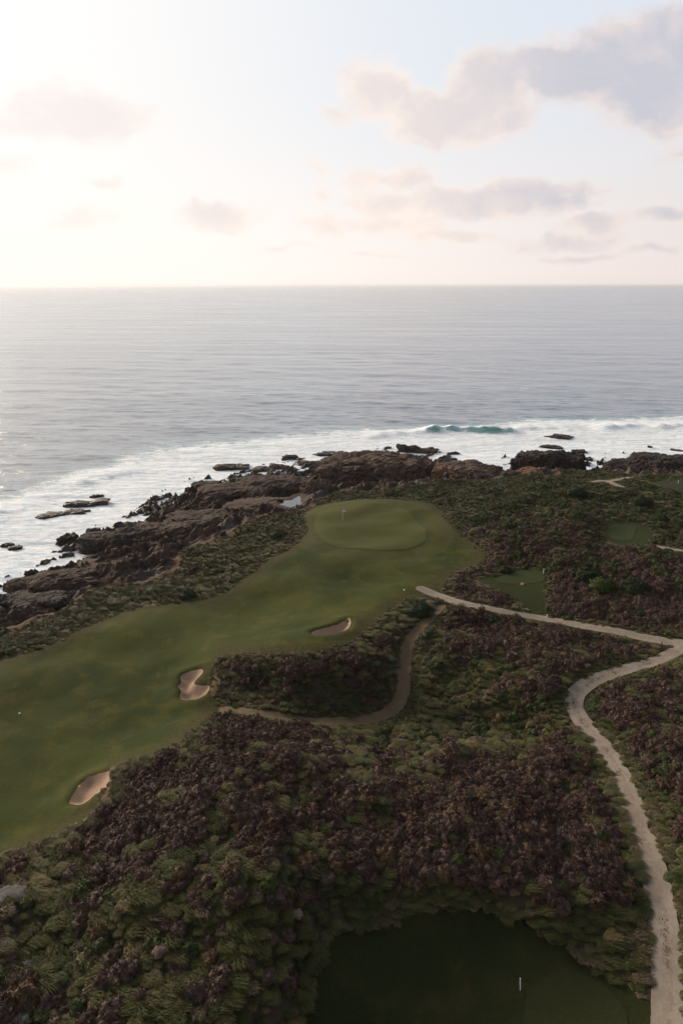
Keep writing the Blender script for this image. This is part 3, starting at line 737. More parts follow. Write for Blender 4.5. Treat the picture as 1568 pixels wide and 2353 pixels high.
def rock_mesh(name, size, seed, sub, mat, rough=1.0, block=1.0):
    v, f = ICO[sub]; v = v.copy()
    e = 3.2                                              # squarish bulk
    n = (np.abs(v)**e).sum(1)**(1/e); v = v/n[:, None]
    size = np.array(size); q = v*size
    L = float(size.max())
    sc = max(L*.40, .25)
    idv, f1, f2 = cells3(q/np.array([sc, sc, sc*.7]) + seed*7.3, seed)
    idw, g1, g2 = cells3(q/(sc*.42) + seed*3.1, seed+5)
    d = rough*(.45*vnoise3(q/(L*.7)+seed, seed) + .20*vnoise3(q/(L*.25)+seed, seed+2) + .10*vnoise3(q/(L*.10)+seed, seed+3))
    d += .06*vnoise3(q/(L*.045)+seed, seed+4) + block*(.30*(idv-.5) + .16*(idw-.5) - .07*smooth(.10, 0, f2-f1) - .05*smooth(.10, 0, g2-g1))
    v = v*(1+.55*d)[:, None]*size
    v[:, 2] = np.where(v[:, 2] < 0, v[:, 2]*.5, v[:, 2])
    return make_mesh(name, v, f, [mat], False)
# (px centre, py of the foot, width px, height px, depth/width, foot height, material, label)
OUT = [(800,1100,150,52,.9,3.5,M_rockb,'brown rock hump at the left end of the big headland outcrop'),
 (880,1096,215,58,.7,4.0,M_rockb,'big brown domed rock outcrop on the shore behind the green'),
 (950,1092,90,40,.8,4.0,M_rockb,'brown rock shoulder sloping to the surf right of the big dome'),
 (1070,1100,160,38,.7,5.0,M_rockb,'low brown rock outcrop between the two surf inlets'),
 (1020,1098,60,26,.9,5.0,M_rocko,'rusty rock beside the narrow surf inlet'),
 (1120,1098,60,30,.8,4.5,M_rock,'dark rock end above the inlet of surf'),
 (1225,1086,105,50,.9,4.0,M_rockd,'tall black rock at the surf, left block of the black pair'),
 (1295,1084,80,44,.9,4.0,M_rockd,'tall black rock at the surf, right block of the black pair'),
 (1235,1099,110,24,.7,7.0,M_rocko,'rusty orange rock bank in front of the black rocks'),
 (1450,1090,120,36,.8,6.5,M_rockd,'black rock rising at the left of the right-hand ridge'),
 (1515,1092,140,46,.8,6.5,M_rockd,'black rock ridge at the right edge of the shore'),
 (1620,1094,140,48,.8,6.5,M_rockd,'black rock ridge running out of the picture on the right'),
 (248,1256,90,40,.9,1.5,M_rockd,'dark blunt rock end of the left ridge beside the surf'),
 (300,1246,90,42,.9,2.0,M_rockd,'dark ridge block behind the blunt rock end'),
 (370,1232,110,40,.9,2.5,M_rock,'dark ridge rock above the tiny pool'),
 (450,1210,120,40,.9,3.0,M_rock,'broad dark rock in the middle of the left ridge'),
 (475,1122,50,20,.9,1.0,M_rock,'small brown rock knob at the edge of the surf'),
 (545,1140,130,38,.9,2.0,M_rock,'layered dark rock slab by the surf'),
 (620,1128,130,42,.9,2.0,M_rock,'dark rock dome beside the narrow surf channel'),
 (690,1120,60,30,.9,2.0,M_rock,'dark rock on the left side of the surf channel'),
 (740,1104,26,24,1,1.5,M_rockd,'small upright black rock standing in the surf channel'),
 (600,1175,130,30,.9,3.5,M_rockb,'brown rock slope in front of the bright rock pool'),
 (720,1140,60,36,.9,4.0,M_rockb,'brown rock wall right of the bright rock pool'),
 (80,1352,80,34,.9,1.5,M_rock,'dark rocks at the foot of the leftmost shore'),
 (150,1346,110,42,.9,2.0,M_rock,'brown rock hump on the leftmost shore'),
 (20,1400,90,46,.9,1.5,M_rockd,'black rock at the left edge of the shore'),
 (95,1390,90,30,.9,3.0,M_rockd,'black rock behind the small left pool'),
 (-60,1440,110,50,.9,1.5,M_rockd,'black rock running out of the picture on the left'),
 (250,1310,110,24,.9,2.5,M_rock,'low flat rock on the left shore shelf')]
SK = [(541,1078,78,15,.5,M_rockb,'low brown rock in the surf, leftmost of the offshore cluster'),(600,1084,70,13,.5,M_rockb,'long low brown rock awash in the middle of the offshore cluster'),(645,1078,44,14,.6,M_rockb,'small brown rock awash beside the dark dome'),
 (665,1056,34,15,.6,M_rockb,'small square brown rock out in the surf'),(722,1072,66,18,.5,M_rockb,'broad brown rock in the surf off the channel'),(758,1047,72,12,.5,M_rock,'flat dark rock farthest out in front of the big dome'),
 (935,1040,52,22,.6,M_rock,'dark pointed rock in the surf beyond the big dome'),(975,1040,55,14,.5,M_rockb,'brown wave-washed rock beside the pointed one'),(1283,1008,66,12,.5,M_rockb,'brown rock alone out in the white surf on the right'),
 (205,1160,85,14,.4,M_rockb,'long flat brown reef in the left surf'),(150,1184,95,13,.4,M_rock,'flat dark reef nearest the left shore surf'),(228,1141,28,7,.5,M_rock,'tiny dark rock out beyond the flat reef'),
 (157,1246,38,22,.8,M_rockd,'black rock standing in the surf before the left ridge'),(18,1254,22,9,.8,M_rockd,'tiny dark rock at the left edge of the surf'),(34,1262,30,10,.7,M_rock,'small brown rock awash near the left edge'),
 (325,1180,20,11,.9,M_rock,'small dark rock in the surf by the layered slab'),(1158,1094,26,16,.9,M_rockd,'small black rock in the right surf inlet'),(1338,1070,18,14,.9,M_rockd,'small black rock right of the black pair'),
 (1379,1068,18,12,.9,M_rockd,'lone black boulder in the surf between the black rocks'),(1345,1056,22,9,.7,M_rockd,'black rock awash off the black pair'),(1262,1030,40,9,.6,M_rock,'dark rock awash just beyond the black pair'),
 (1325,1040,30,9,.6,M_rockd,'dark rocks awash to the right beyond the black pair'),(1075,1062,26,9,.7,M_rockb,'small brown rock awash off the low outcrop'),(1040,1058,18,7,.7,M_rock,'tiny dark rock awash off the low outcrop'),
 (1492,1028,10,6,.9,M_rockd,'tiny black rock alone in the right surf'),(1555,1036,26,5,.6,M_rockd,'thin dark rock awash at the right edge'),(350,1166,26,9,.8,M_rockb,'brown rock at the surf end of the layered slab'),
 (215,1226,26,14,.9,M_rockd,'dark rock knob on top of the blunt ridge end'),(45,1340,26,12,.9,M_rockb,'brown rock awash before the leftmost shore'),(8,1378,22,10,.9,M_rockd,'dark rock awash at the lower left surf edge')]
def place_rock(px, py, w, h, dep, z, mat, lb, seed, group, sub):
    X, Y = at_z(px, py, z); d = px_dir(px, py); dist = math.sqrt(X*X+Y*Y+(CAM_Z-z)**2)
    depth = (d.y*math.cos(PITCH)-d.z*math.sin(PITCH))*dist
    m = depth/F
    sx = w*m/2; dip = math.asin((CAM_Z-z)/dist)
    sy = sx*dep
    # picture height = height*cos + depth*sin
    sz = max(.25, (h*m - sy*.8*math.sin(dip))/math.cos(dip)); sz = max(sz*(.75 if z < 0 else 1), .14*sx)
    flatter = .72 if (px < 720 and z > 0) else 1.0
    me = rock_mesh('rock', (sx*(1.02+.25*(flatter < 1)), sy, sz*flatter), seed, sub, mat, *((1.7, 1.5) if z < 0 else (.9, .7)))
    return link('shore_rock', me, loc=(X*(1+sy*.6/dist), Y*(1+sy*.6/dist), z-.1), rot=(0, 0, -math.atan2(X, Y)+random.uniform(-.25, .25)), label=lb, category='rock', group=group)
for i, (px, py, w, h, dep, z, mat, lb) in enumerate(OUT):
    place_rock(px, py, w, h, dep, z, mat, lb, 100+i, 'rock outcrops along the shore', 5 if w > 70 else 4)
for i, (px, py, w, h, dep, mat, lb) in enumerate(SK):
    place_rock(px, py, w, h, dep, -.15, mat, lb, 200+i, 'rocks standing in the surf', 4)
# boulders strewn over the shelf
bmesh_src = [rock_mesh('boulder', (.5, .42, .36), 300+i, 3, [M_rock, M_rockd, M_rockb][i % 3], .9, .8) for i in range(9)]
def scatter_boulders(n):
    got = 0; g = np.random.default_rng(11)
    while got < n:
        px = g.uniform(-80, 1640); py = g.uniform(1040, 1460)
        x, y = unproject([(px, py)], hf=ht)[0]
        z = float(ht(x, y)); k = float(-A_rock(np.array([x]), np.array([y]))[0])
        if k < .5 or z < -.6 or k > 60: continue
        s = float(g.choice([.7, 1.0, 1.4, 2.0, 2.9], p=[.42, .34, .18, .05, .01]))
        link('boulder', bmesh_src[got % 9], loc=(x, y, z+.1*s), rot=(g.uniform(-.3,.3), g.uniform(-.3,.3), g.uniform(0, 6.28)), scale=(s*g.uniform(.8,1.3), s, s*g.uniform(.6,1.1)),
             label='loose dark boulder strewn on the rocky shelf', category='boulder', group='boulders on the rocky shelf')
        got += 1
scatter_boulders(110)
# single stones in the heath
STN = [(24,2060,56,30,M_stoneg,'pale cracked rock slab at the left edge of the heath'),(14,2180,20,20,M_stoneg,'small pale grey stone at the left edge among tussocks'),(68,2222,18,16,M_stoneg,'small dim grey stone among the left tussocks'),
 (367,2192,24,26,M_stonep,'pinkish stone among the tussocks low on the left'),(685,2104,22,16,M_stonep,'pinkish stone left of the dark tee lawn'),(24,2348,36,18,M_stoneg,'grey slab in the bottom left corner'),
 (1160,1482,10,22,M_stone,'upright pale stone standing in the brown heath'),(1178,1506,18,10,M_stonep,'low pale stone in the heath below the upright one'),(1199,1343,12,6,M_stonep,'pale stone on the middle tee ground'),(1209,1402,12,6,M_stone,'pale stone at the corner of the middle tee ground'),
 (1347,1531,14,8,M_stonep,'small pale stone at the edge of the winding path')]
for i, (px, py, w, h, mat, lb) in enumerate(STN):
    x, y = unproject([(px, py)], hf=ht)[0]; z = float(ht(x, y)); D = math.sqrt(x*x+y*y+(CAM_Z-z)**2); m = D/F
    me = rock_mesh('stone', (w*m/2, w*m/2*.75, max(h*m*(.16 if i in (0, 5) else .4), .1)), 400+i, 4, mat, .7, 1.0)
    link('stone', me, loc=(x, y, z+.18 if i not in (8, 9) else z+.05), rot=(0, 0, i*1.3), label=lb, category='stone')

# ------------------------------------------------------------------ plants
def quads_to_mesh(name, V, mat, extra=None, core=None):
    """V: (n,4,3) loose quads; extra: (verts, faces tri) solid core"""
    n = len(V); v = V.reshape(-1, 3); f = np.arange(n*4).reshape(-1, 4)
    tri = np.vstack([f[:, [0,1,2]], f[:, [0,2,3]]]); mi = np.zeros(len(tri), int); mats = [mat]
    if extra is not None:
        ev, ef = extra; tri = np.vstack([tri, ef+len(v)]); v = np.vstack([v, ev]); mi = np.concatenate([mi, np.ones(len(ef), int)]); mats.append(core or M_twig)
    return make_mesh(name, v, tri, mats, False, mat_idx=mi)
def dome_plant(name, mat, seed, n=300, h=.62, leaf=.10, lumps=.35, spiky=.0, jit=.40):
    g = np.random.default_rng(seed)
    u = g.normal(size=(n*3, 3)); u /= np.linalg.norm(u, axis=1)[:, None]; u = u[u[:, 2] > -.12][:n]; n = len(u)
    def rad(u): return .5*(1+lumps*vnoise3(u*2.0+seed, seed)+.20*vnoise3(u*4.6+seed, seed+1))
    r = rad(u)*(1+.05*g.normal(size=n)); c = u*r[:, None]; c[:, 2] *= h/.5
    nn = u*np.array([1, 1, .5/h]); nn /= np.linalg.norm(nn, axis=1)[:, None]; nn += g.normal(size=(n, 3))*jit; nn /= np.linalg.norm(nn, axis=1)[:, None]
    a = np.cross(nn, g.normal(size=(n, 3))); a /= np.linalg.norm(a, axis=1)[:, None]; b = np.cross(nn, a)
    sw = leaf*g.uniform(.5, 1.1, n)[:, None]; sh = leaf*g.uniform(.7, 1.5, n)[:, None]
    V = np.stack([c-a*sw*.5-b*sh*.5, c+a*sw*.5-b*sh*.5, c+a*sw*.35+b*sh*.5, c-a*sw*.35+b*sh*.5], 1)
    if spiky:   # short sprigs standing proud of the cushion
        k = int(n*spiky); u2 = u[:k]; up = u2+np.array([0, 0, .6])+g.normal(size=(k, 3))*.35; up /= np.linalg.norm(up, axis=1)[:, None]
        a = np.cross(up, g.normal(size=(k, 3))); a /= np.linalg.norm(a, axis=1)[:, None]
        w = leaf*.32; l = leaf*g.uniform(.8, 1.7, k)[:, None]; c2 = c[:k]
        V = np.concatenate([V, np.stack([c2-a*w, c2+a*w, c2+up*l+a*w*.3, c2+up*l-a*w*.3], 1)])
    v, f = ICO[2]; e = v*(rad(v)*.93)[:, None]; e[:, 2] = np.maximum(e[:, 2]*h/.5, -.1)
    return quads_to_mesh(name, V, mat, (e, f), core=mat)
def tussock(name, mat, seed, n=190, lean=(0, 0), spread=.75, wid=.020, droop=.5):
    """a mop of fine blades over a small mound"""
    g = np.random.default_rng(seed); Q = []
    for i in range(n):
        a = g.uniform(0, 6.283); d = np.array([math.cos(a), math.sin(a), 0]); r0 = .40*math.sqrt(g.random())
        base = d*r0; L = g.uniform(.40, .85); out = (r0/.40)*g.uniform(.1, .7)*spread
        wx = g.uniform(.4, 1.3)
        k = d*out + np.array([lean[0], lean[1], 0])*wx; ol = math.hypot(k[0], k[1])
        a2 = math.atan2(k[1], k[0])+g.normal(0, .35)
        side = np.array([-math.sin(a2), math.cos(a2), 0])*wid*g.uniform(.7, 1.4)
        pts = [base + k*L*t**1.2 + np.array([0, 0, .04+L*(t*.85-droop*(.35+ol)*t**2.2)]) for t in (0, .38, .7, 1.0)]
        ws = (1.0, .95, .75, .2)
        for j in range(3): Q.append([pts[j]-side*ws[j], pts[j]+side*ws[j], pts[j+1]+side*ws[j+1], pts[j+1]-side*ws[j+1]])
    v, f = ICO[2]; e = v*np.array([.40, .40, .18])*(1+.25*vnoise3(v*2.2+seed, seed))[:, None]; e[:, 2] = np.maximum(e[:, 2], -.1)
    return quads_to_mesh(name, np.array(Q), mat, (e, f), core=mat)
WIND = (.60, -.34)                # the coast wind bends the blades
KINDS = {
 'heath': dict(meshes=[dome_plant('heath', M_heath, 10+i, 360, .38+.05*(i % 3), .075, .45, .5) for i in range(6)], size=(.7, 1.5), name='heath_shrub', cat='heath',
     label='rounded brown heath shrub', group='brown heath shrubs of the near heath', stuff='heath_carpet', slabel='carpet of brown and purplish heath over the dunes'),
 'tuss': dict(meshes=[tussock('tussock', M_tuss, 30+i, 340, WIND, .36, .011, .42) for i in range(7)], size=(.6, 1.2), name='grass_tussock', cat='tussock',
     label='grey green grass tussock', group='green tussocks of the near scrub', stuff='tussock_cover', slabel='grey green tussock grass between the heath'),
 'straw': dict(meshes=[tussock('dry_tussock', M_straw, 40+i, 170, WIND, .45, .016, .45) for i in range(4)], size=(.55, 1.15), name='dry_tussock', cat='tussock',
     label='straw coloured dry tussock', group='dry tussocks of the scrub', stuff='dry_tussock_cover', slabel='straw coloured dry grass along the edges of the turf'),
 'shrub': dict(meshes=[dome_plant('coastal_shrub', M_shrub, 50+i, 330, .36, .08, .42, .3) for i in range(5)], size=(.7, 1.45), name='coastal_shrub', cat='shrub',
     label='low leafy green shrub', group='green coastal shrubs', stuff='coastal_scrub', slabel='low green coastal scrub over the hill and bank')}
# where each kind grows: (px, py, rx, ry, {kind: weight})
REG = [(300,1400,330,60,dict(tuss=2.0,shrub=.25,straw=.8)),(560,1260,130,60,dict(tuss=2.0,shrub=.3,straw=.6)),(100,1470,150,40,dict(tuss=1.2,straw=.5,shrub=.5)),
 (1200,1120,350,50,dict(shrub=1.8,tuss=.9,straw=.4)),(1400,1170,260,60,dict(shrub=1.5,tuss=.8,heath=.4,straw=.3)),(1060,1180,60,50,dict(tuss=1,straw=.7,shrub=.6)),(1120,1250,90,45,dict(straw=1.3,heath=.5,shrub=.6)),
 (1220,1250,120,50,dict(heath=1.0,straw=.6,shrub=.7)),(1400,1290,170,40,dict(shrub=1.0,heath=.9,straw=.25)),(1400,1390,180,50,dict(heath=2.2,shrub=.5)),(1100,1370,90,40,dict(heath=1.8,straw=.35)),(1060,1330,50,25,dict(straw=1.2,heath=.8)),
 (1150,1450,170,45,dict(heath=2.0,straw=.25,tuss=.3)),(1400,1490,110,30,dict(heath=.9,tuss=.7,straw=.5)),(1020,1480,60,60,dict(tuss=1.6,shrub=.3)),(930,1420,70,40,dict(tuss=1.6,shrub=.4)),
 (850,1500,70,50,dict(tuss=1.2,heath=.8)),(640,1520,130,35,dict(heath=1.8,tuss=.5)),(700,1600,160,40,dict(tuss=1.6,heath=.7)),(520,1560,40,50,dict(tuss=1.2,straw=.7)),(1120,1560,90,50,dict(tuss=1.3,straw=.3,shrub=.5)),
 (1220,1560,70,40,dict(heath=1.6,tuss=.6)),(1000,1680,150,50,dict(tuss=1.3,straw=.45,shrub=.8)),(1230,1690,80,60,dict(tuss=1.2,heath=.7,shrub=.6)),(1450,1640,110,60,dict(heath=1.8,tuss=.5)),(1520,1800,70,120,dict(heath=1.3,tuss=1.0,shrub=.6)),
 (1560,2050,60,160,dict(tuss=1.5,shrub=.7,heath=.5)),(570,1700,120,45,dict(heath=2.3,tuss=.3)),(440,1690,40,40,dict(tuss=1.6,straw=.4)),(330,1790,70,40,dict(heath=1.6,tuss=.5)),(800,1760,170,50,dict(heath=1.0,straw=.6,tuss=.9)),
 (1080,1850,180,80,dict(heath=2.4,tuss=.2)),(1300,1850,130,120,dict(heath=2.0,tuss=.5)),(600,1850,160,70,dict(heath=1.5,tuss=.7)),(300,1900,130,50,dict(heath=1.8,tuss=.5)),(560,1950,150,60,dict(tuss=1.5,heath=.7)),
 (150,2000,160,50,dict(tuss=1.4,heath=.5)),(850,2000,130,70,dict(heath=1.7,tuss=.5)),(1200,2030,170,60,dict(heath=2.3,tuss=.25)),(300,2150,240,90,dict(tuss=1.4,heath=.75,straw=.4,shrub=.4)),(600,2150,130,90,dict(tuss=1.4,heath=.8,shrub=.3)),
 (900,2070,160,28,dict(tuss=1.5,heath=.5)),(1150,2080,110,28,dict(tuss=1.8)),(1300,2110,90,35,dict(tuss=1.6,heath=.3)),(1420,2210,80,60,dict(tuss=1.5,straw=1.6)),(300,2300,300,70,dict(tuss=1.4,heath=.8,straw=.4,shrub=.4)),(640,2300,60,70,dict(tuss=1.2,heath=.5)),
 (1330,1950,90,80,dict(heath=2.0,tuss=.2)),(1135,1575,18,16,dict(straw=6)),(1040,1700,60,25,dict(straw=.9)),(380,2150,60,60,dict(straw=.9,heath=.6))]
def project(x, y, z):
    dz = z-CAM_Z; dep = y*math.cos(PITCH)-dz*math.sin(PITCH); up = y*math.sin(PITCH)+dz*math.cos(PITCH)
    return 784+F*x/dep, 1176-F*up/dep, dep
def scatter_plants():
    g = np.random.default_rng(21); st = .64
    X, Y = np.meshgrid(np.arange(-105, 125, st), np.arange(22, 215, st))
    x = X.ravel()+g.uniform(-.34, .34, X.size); y = Y.ravel()+g.uniform(-.34, .34, X.size)
    z = ht(x, y); px, py, dep = project(x, y, z)
    m = (px > -230) & (px < 1800) & (py < 2560) & (dep > 5)
    sm = bil(XS, YS, sd_mown, x, y); st_ = bil(XS, YS, sd_track, x, y); rk_ = bil(XS, YS, sd_rock, x, y)
    wob = .35*fbm2(x/1.4, y/1.4, 2, 77)
    m &= (sm > .26+wob*.6) & (st_ > .22+wob*.5) & (rk_ < -.3+3.0*fbm2(x/5, y/5, 3, 78)) & (z > 2)
    x, y, z, px, py, sm, st_, rk_, dep = [a[m] for a in (x, y, z, px, py, sm, st_, rk_, dep)]
    # a fringe of small tufts right along the cut edges
    ex, ey = np.meshgrid(np.arange(-80, 100, .42), np.arange(24, 190, .42)); ex = ex.ravel()+g.uniform(-.2, .2, ex.size); ey = ey.ravel()+g.uniform(-.2, .2, ey.size)
    es = np.minimum(bil(XS, YS, sd_mown, ex, ey), bil(XS, YS, sd_track, ex, ey)); ez = ht(ex, ey)
    er = bil(XS, YS, sd_rock, ex, ey); epx, epy, edp = project(ex, ey, ez)
    k = (es > -.9) & (es < .75) & ((es > -.06) | ((g.random(len(es)) < .22*smooth(-.9, -.1, es)) & (bil(XS, YS, sd_fair, ex, ey) < .2))) & (er < -1) & (edp > 5) & (epx > -150) & (epx < 1720) & (epy < 2500); k &= (np.minimum.reduce([a(ex, ey) for a in A_road+A_far]) > -.05) & (bil(XS, YS, sd_b, ex, ey) > .25) & (bil(XS, YS, sd_track, ex, ey) > .12)
    FR = tuple(a[k] for a in (ex, ey, ez))
    names = list(KINDS); W = {k: np.full(len(x), .05) for k in names}
    W['tuss'] += .15; W['heath'] += .1
    for (bx, by, rx, ry, ws) in REG:
        q = np.exp(-.9*(((px-bx)/rx)**2+((py-by)/ry)**2))
        for k, v in ws.items(): W[k] += q*v
    for i, k in enumerate(names):       # clumps
        W[k] *= np.exp(1.7*fbm2(x/4.2+i*31, y/4.2, 2, 90+i) + .9*fbm2(x/1.8, y/1.8+i*9, 1, 95+i))
    ed = smooth(2.0, .5, np.minimum(sm, st_+.2)); W['heath'] *= 1-.85*ed; W['tuss'] *= 1+1.2*ed; W['straw'] *= 1+1.6*ed
    near_rock = smooth(-5, -1, rk_); W['heath'] *= 1-.7*near_rock
    A = np.stack([W[k] for k in names]); A = A**2.3; A /= A.sum(0); cum = A.cumsum(0)
    pick = (g.random(len(x))[None, :] > cum).sum(0).clip(0, len(names)-1)
    for ki, k in enumerate(names):
        K = KINDS[k]; s = pick == ki
        xs, ys, zs = x[s], y[s], z[s]; e = ed[s]
        sc = g.uniform(*K['size'], s.sum())*(1-.25*e)*(1.0+.75*fbm2(xs/3.2, ys/3.2, 2, 99+ki)).clip(.5, 1.6 if k in ('heath', 'shrub') else 1.2)
        far_small = 1-.28*smooth(105, 150, ys); sc *= far_small
        rz = g.uniform(0, 6.283, s.sum()) if k in ('heath', 'shrub') else g.normal(0, .35, s.sum())
        sink = .06 if k in ('heath', 'shrub') else .02
        var = g.integers(0, len(K['meshes']), s.sum()); flat_ = g.uniform(.8, 1.2, s.sum())
        if k in ('tuss', 'straw'):
            q = (g.random(len(FR[0])) < .55) == (k == 'tuss'); n_ = int(q.sum())
            xs, ys, zs = [np.concatenate([a, b[q]]) for a, b in zip((xs, ys, zs), FR)]
            sc = np.concatenate([sc, g.uniform(.28, .62, n_)*np.where(FR[1][q] < 62, 1.7, 1.0)]); rz = np.concatenate([rz, g.normal(0, .6, n_)]); var = np.concatenate([var, g.integers(0, len(K['meshes']), n_)]); flat_ = np.concatenate([flat_, g.uniform(.6, 1.0, n_)])
        ppx, ppy, pd = project(xs, ys, zs)
        size = np.where((ppx > 5) & (ppx < 1563) & (ppy < 2340), sc/pd, 0)
        top = np.argsort(-size)[:300]; rest = np.ones(len(xs), bool); rest[top] = False
        protos = {}
        rdist = np.minimum.reduce([a(xs, ys) for a in A_road])
        def zone(i):
            if rdist[i] < 3: return 'beside the winding gravel path'
            if ppx[i] < 730 and ppy[i] > 2080: return 'on the slope left of the dark tee lawn'
            if ppy[i] > 1850 and ppx[i] >= 730: return 'on the slope above the dark tee lawn'
            if ppy[i] > 1740: return 'on the rise below the nearest bunker'
            return 'farther back between the path and the fairway'
        for i in top:
            o = link(K['name'], K['meshes'][var[i]], loc=(xs[i], ys[i], zs[i]-sink), rot=(0, 0, rz[i]), scale=(sc[i], sc[i], sc[i]*flat_[i]), label=K['label']+' '+zone(i), category=K['cat'], group=K['group'])
            protos.setdefault(int(var[i]), o)
        me = make_mesh(K['stuff'], np.stack([xs, ys, zs-sink], 1)[rest], np.zeros((0, 3), int))
        for nm, vals in (('sc', sc[rest]), ('fl', flat_[rest]*sc[rest]), ('rz', rz[rest])):
            a = me.attributes.new(nm, 'FLOAT', 'POINT'); a.data.foreach_set('value', vals.astype(np.float32))
        a = me.attributes.new('var', 'INT', 'POINT'); a.data.foreach_set('value', var[rest].astype(np.int32))
        o = link(K['stuff'], me, kind='stuff', label=K['slabel'], category=K['cat'])
        ng = bpy.data.node_groups.new(K['stuff'], 'GeometryNodeTree')
        ng.interface.new_socket('Geometry', in_out='INPUT', socket_type='NodeSocketGeometry'); ng.interface.new_socket('Geometry', in_out='OUTPUT', socket_type='NodeSocketGeometry')
        N = ng.nodes; Lk = ng.links
        gi = N.new('NodeGroupInput'); go = N.new('NodeGroupOutput'); jn = N.new('GeometryNodeJoinGeometry'); iop = N.new('GeometryNodeInstanceOnPoints')
        for v_ in sorted(protos):
            oi = N.new('GeometryNodeObjectInfo'); oi.transform_space = 'ORIGINAL'; oi.inputs['Object'].default_value = protos[v_]; oi.inputs['As Instance'].default_value = True
            Lk.new(oi.outputs['Geometry'], jn.inputs[0])
        def na(nm, ty='FLOAT'):
            q = N.new('GeometryNodeInputNamedAttribute'); q.data_type = ty; q.inputs['Name'].default_value = nm; return q.outputs['Attribute']
        cs = N.new('ShaderNodeCombineXYZ'); Lk.new(na('sc'), cs.inputs[0]); Lk.new(na('sc'), cs.inputs[1]); Lk.new(na('fl'), cs.inputs[2])
        cr = N.new('ShaderNodeCombineXYZ'); Lk.new(na('rz'), cr.inputs[2])
        e2r = N.new('FunctionNodeEulerToRotation'); Lk.new(cr.outputs[0], e2r.inputs[0])
        Lk.new(gi.outputs[0], iop.inputs['Points']); Lk.new(jn.outputs[0], iop.inputs['Instance']); iop.inputs['Pick Instance'].default_value = True
        Lk.new(na('var', 'INT'), iop.inputs['Instance Index']); Lk.new(e2r.outputs[0], iop.inputs['Rotation']); Lk.new(cs.outputs[0], iop.inputs['Scale'])
        Lk.new(iop.outputs[0], go.inputs[0])
        md = o.modifiers.new('scatter', 'NODES'); md.node_group = ng
        print('plants', k, len(xs))
scatter_plants()

# single shrubs one can point at
SHR = [(618,2034,48,M_bright,'bright moss green round bush low in the heath, left of centre'),(1053,1980,34,M_bright,'small bright green bush in the brown heath above the dark tee lawn'),(1382,1924,36,M_bright,'small bright green bush beside the winding path'),
 (1345,1334,58,M_dgreen,'dark green bush, left of three on the brown slope'),(1380,1354,54,M_bright,'yellowish green bush, front of three on the brown slope'),(1455,1358,58,M_dgreen,'dark green bush, right of three on the brown slope'),
 (1514,1198,34,M_dgreen,'dark green bush near the small hillside tee'),(1169,1216,34,M_dgreen,'dark green bush alone on the slope right of the putting green'),(1470,1160,42,M_dgreen,'dark green bush high on the right hill'),
 (1160,1312,26,M_dgreen,'small dark bush at the far edge of the middle tee'),(963,1410,50,M_dgreen,'dark green bush at the start of the worn track'),(1131,1427,30,M_dgreen,'dark low bush just below the straight path, left one'),
 (1186,1428,26,M_dgreen,'dark low bush just below the straight path, right one'),(1209,1472,28,M_dgreen,'dark bush beside the upright pale stone'),(430,1372,34,M_dgreen,'dark round bush at the fairway edge of the left bank'),
 (50,2348,32,M_palebush,'pale grey green cushion bush in the bottom left corner'),(1320,1140,40,M_dgreen,'dark green bush near the crest of the right hill'),(640,1238,40,M_dgreen,'dark bush in the hollow left of the putting green')]
for i, (px, py, w, mat, lb) in enumerate(SHR):
    x, y = unproject([(px, py)], hf=ht)[0]; z = float(ht(x, y)); _, _, dep = project(x, y, z); d = w*dep/F
    root = bpy.data.objects.new('round_shrub', None); COL.objects.link(root); root.location = (x, y, z)
    root['label'] = lb; root['category'] = 'shrub'
    me = dome_plant('crown', mat, 500+i, 1300, .36, .055, .30)
    link('crown', me, root, loc=(0, 0, .12*d), scale=(d*1.05, d*.95, d*1.0))
    # short stems under the crown
    st = []; sf = []
    for k in range(4):
        a = k*1.6+i; b0 = np.array([math.cos(a)*.05, math.sin(a)*.05, 0]); b1 = np.array([math.cos(a)*.22, math.sin(a)*.22, .3])
        base = len(st)
        for (c, r) in ((b0, .03), (b1, .015)):
            for j in range(5): st.append(c+np.array([math.cos(j*1.257)*r, math.sin(j*1.257)*r, 0]))
        for j in range(5): sf.append([base+j, base+(j+1) % 5, base+5+(j+1) % 5, base+5+j])
    link('stem', make_mesh('stem', np.array(st)*d, sf, [M_twig]), root)

# grass growing along the middle of the winding path
def tufts():
    ln = A_road[1].p; g = np.random.default_rng(5); V = []; base = KINDS['tuss']['meshes'][0]
    seg = np.hypot(*np.diff(ln, axis=0).T); cum = np.concatenate([[0], seg.cumsum()])
    pts = []
    for k in range(420):
        s = g.uniform(8, cum[-1]); i = np.searchsorted(cum, s)-1; f = (s-cum[i])/seg[i]; p = ln[i]*(1-f)+ln[i+1]*f
        if fbm2(np.array([s/3.0]), np.array([0.3]), 2, 12)[0] < .05: continue
        e = (ln[i+1]-ln[i])/seg[i]; nrm = np.array([-e[1], e[0]]); p = p + nrm*g.normal(.0, .17); pts.append(p)
    Q = []
    for p in pts:
        z = float(ht(p[0], p[1]))+.07
        for b in range(g.integers(2, 6)):
            a = g.uniform(0, 6.28); r = g.uniform(.02, .12); h = g.uniform(.04, .12); c = np.array([p[0]+math.cos(a)*r, p[1]+math.sin(a)*r, z])
            s = np.array([-math.sin(a), math.cos(a), 0])*.025; o = np.array([math.cos(a)*.07, math.sin(a)*.07, h])
            Q.append([c-s, c+s, c+o+s*.3, c+o-s*.3])
    link('path_grass', quads_to_mesh('path_grass', np.array(Q), M_shrub), kind='stuff', label='dark grass tufts along the middle of the winding path', category='grass')
tufts()

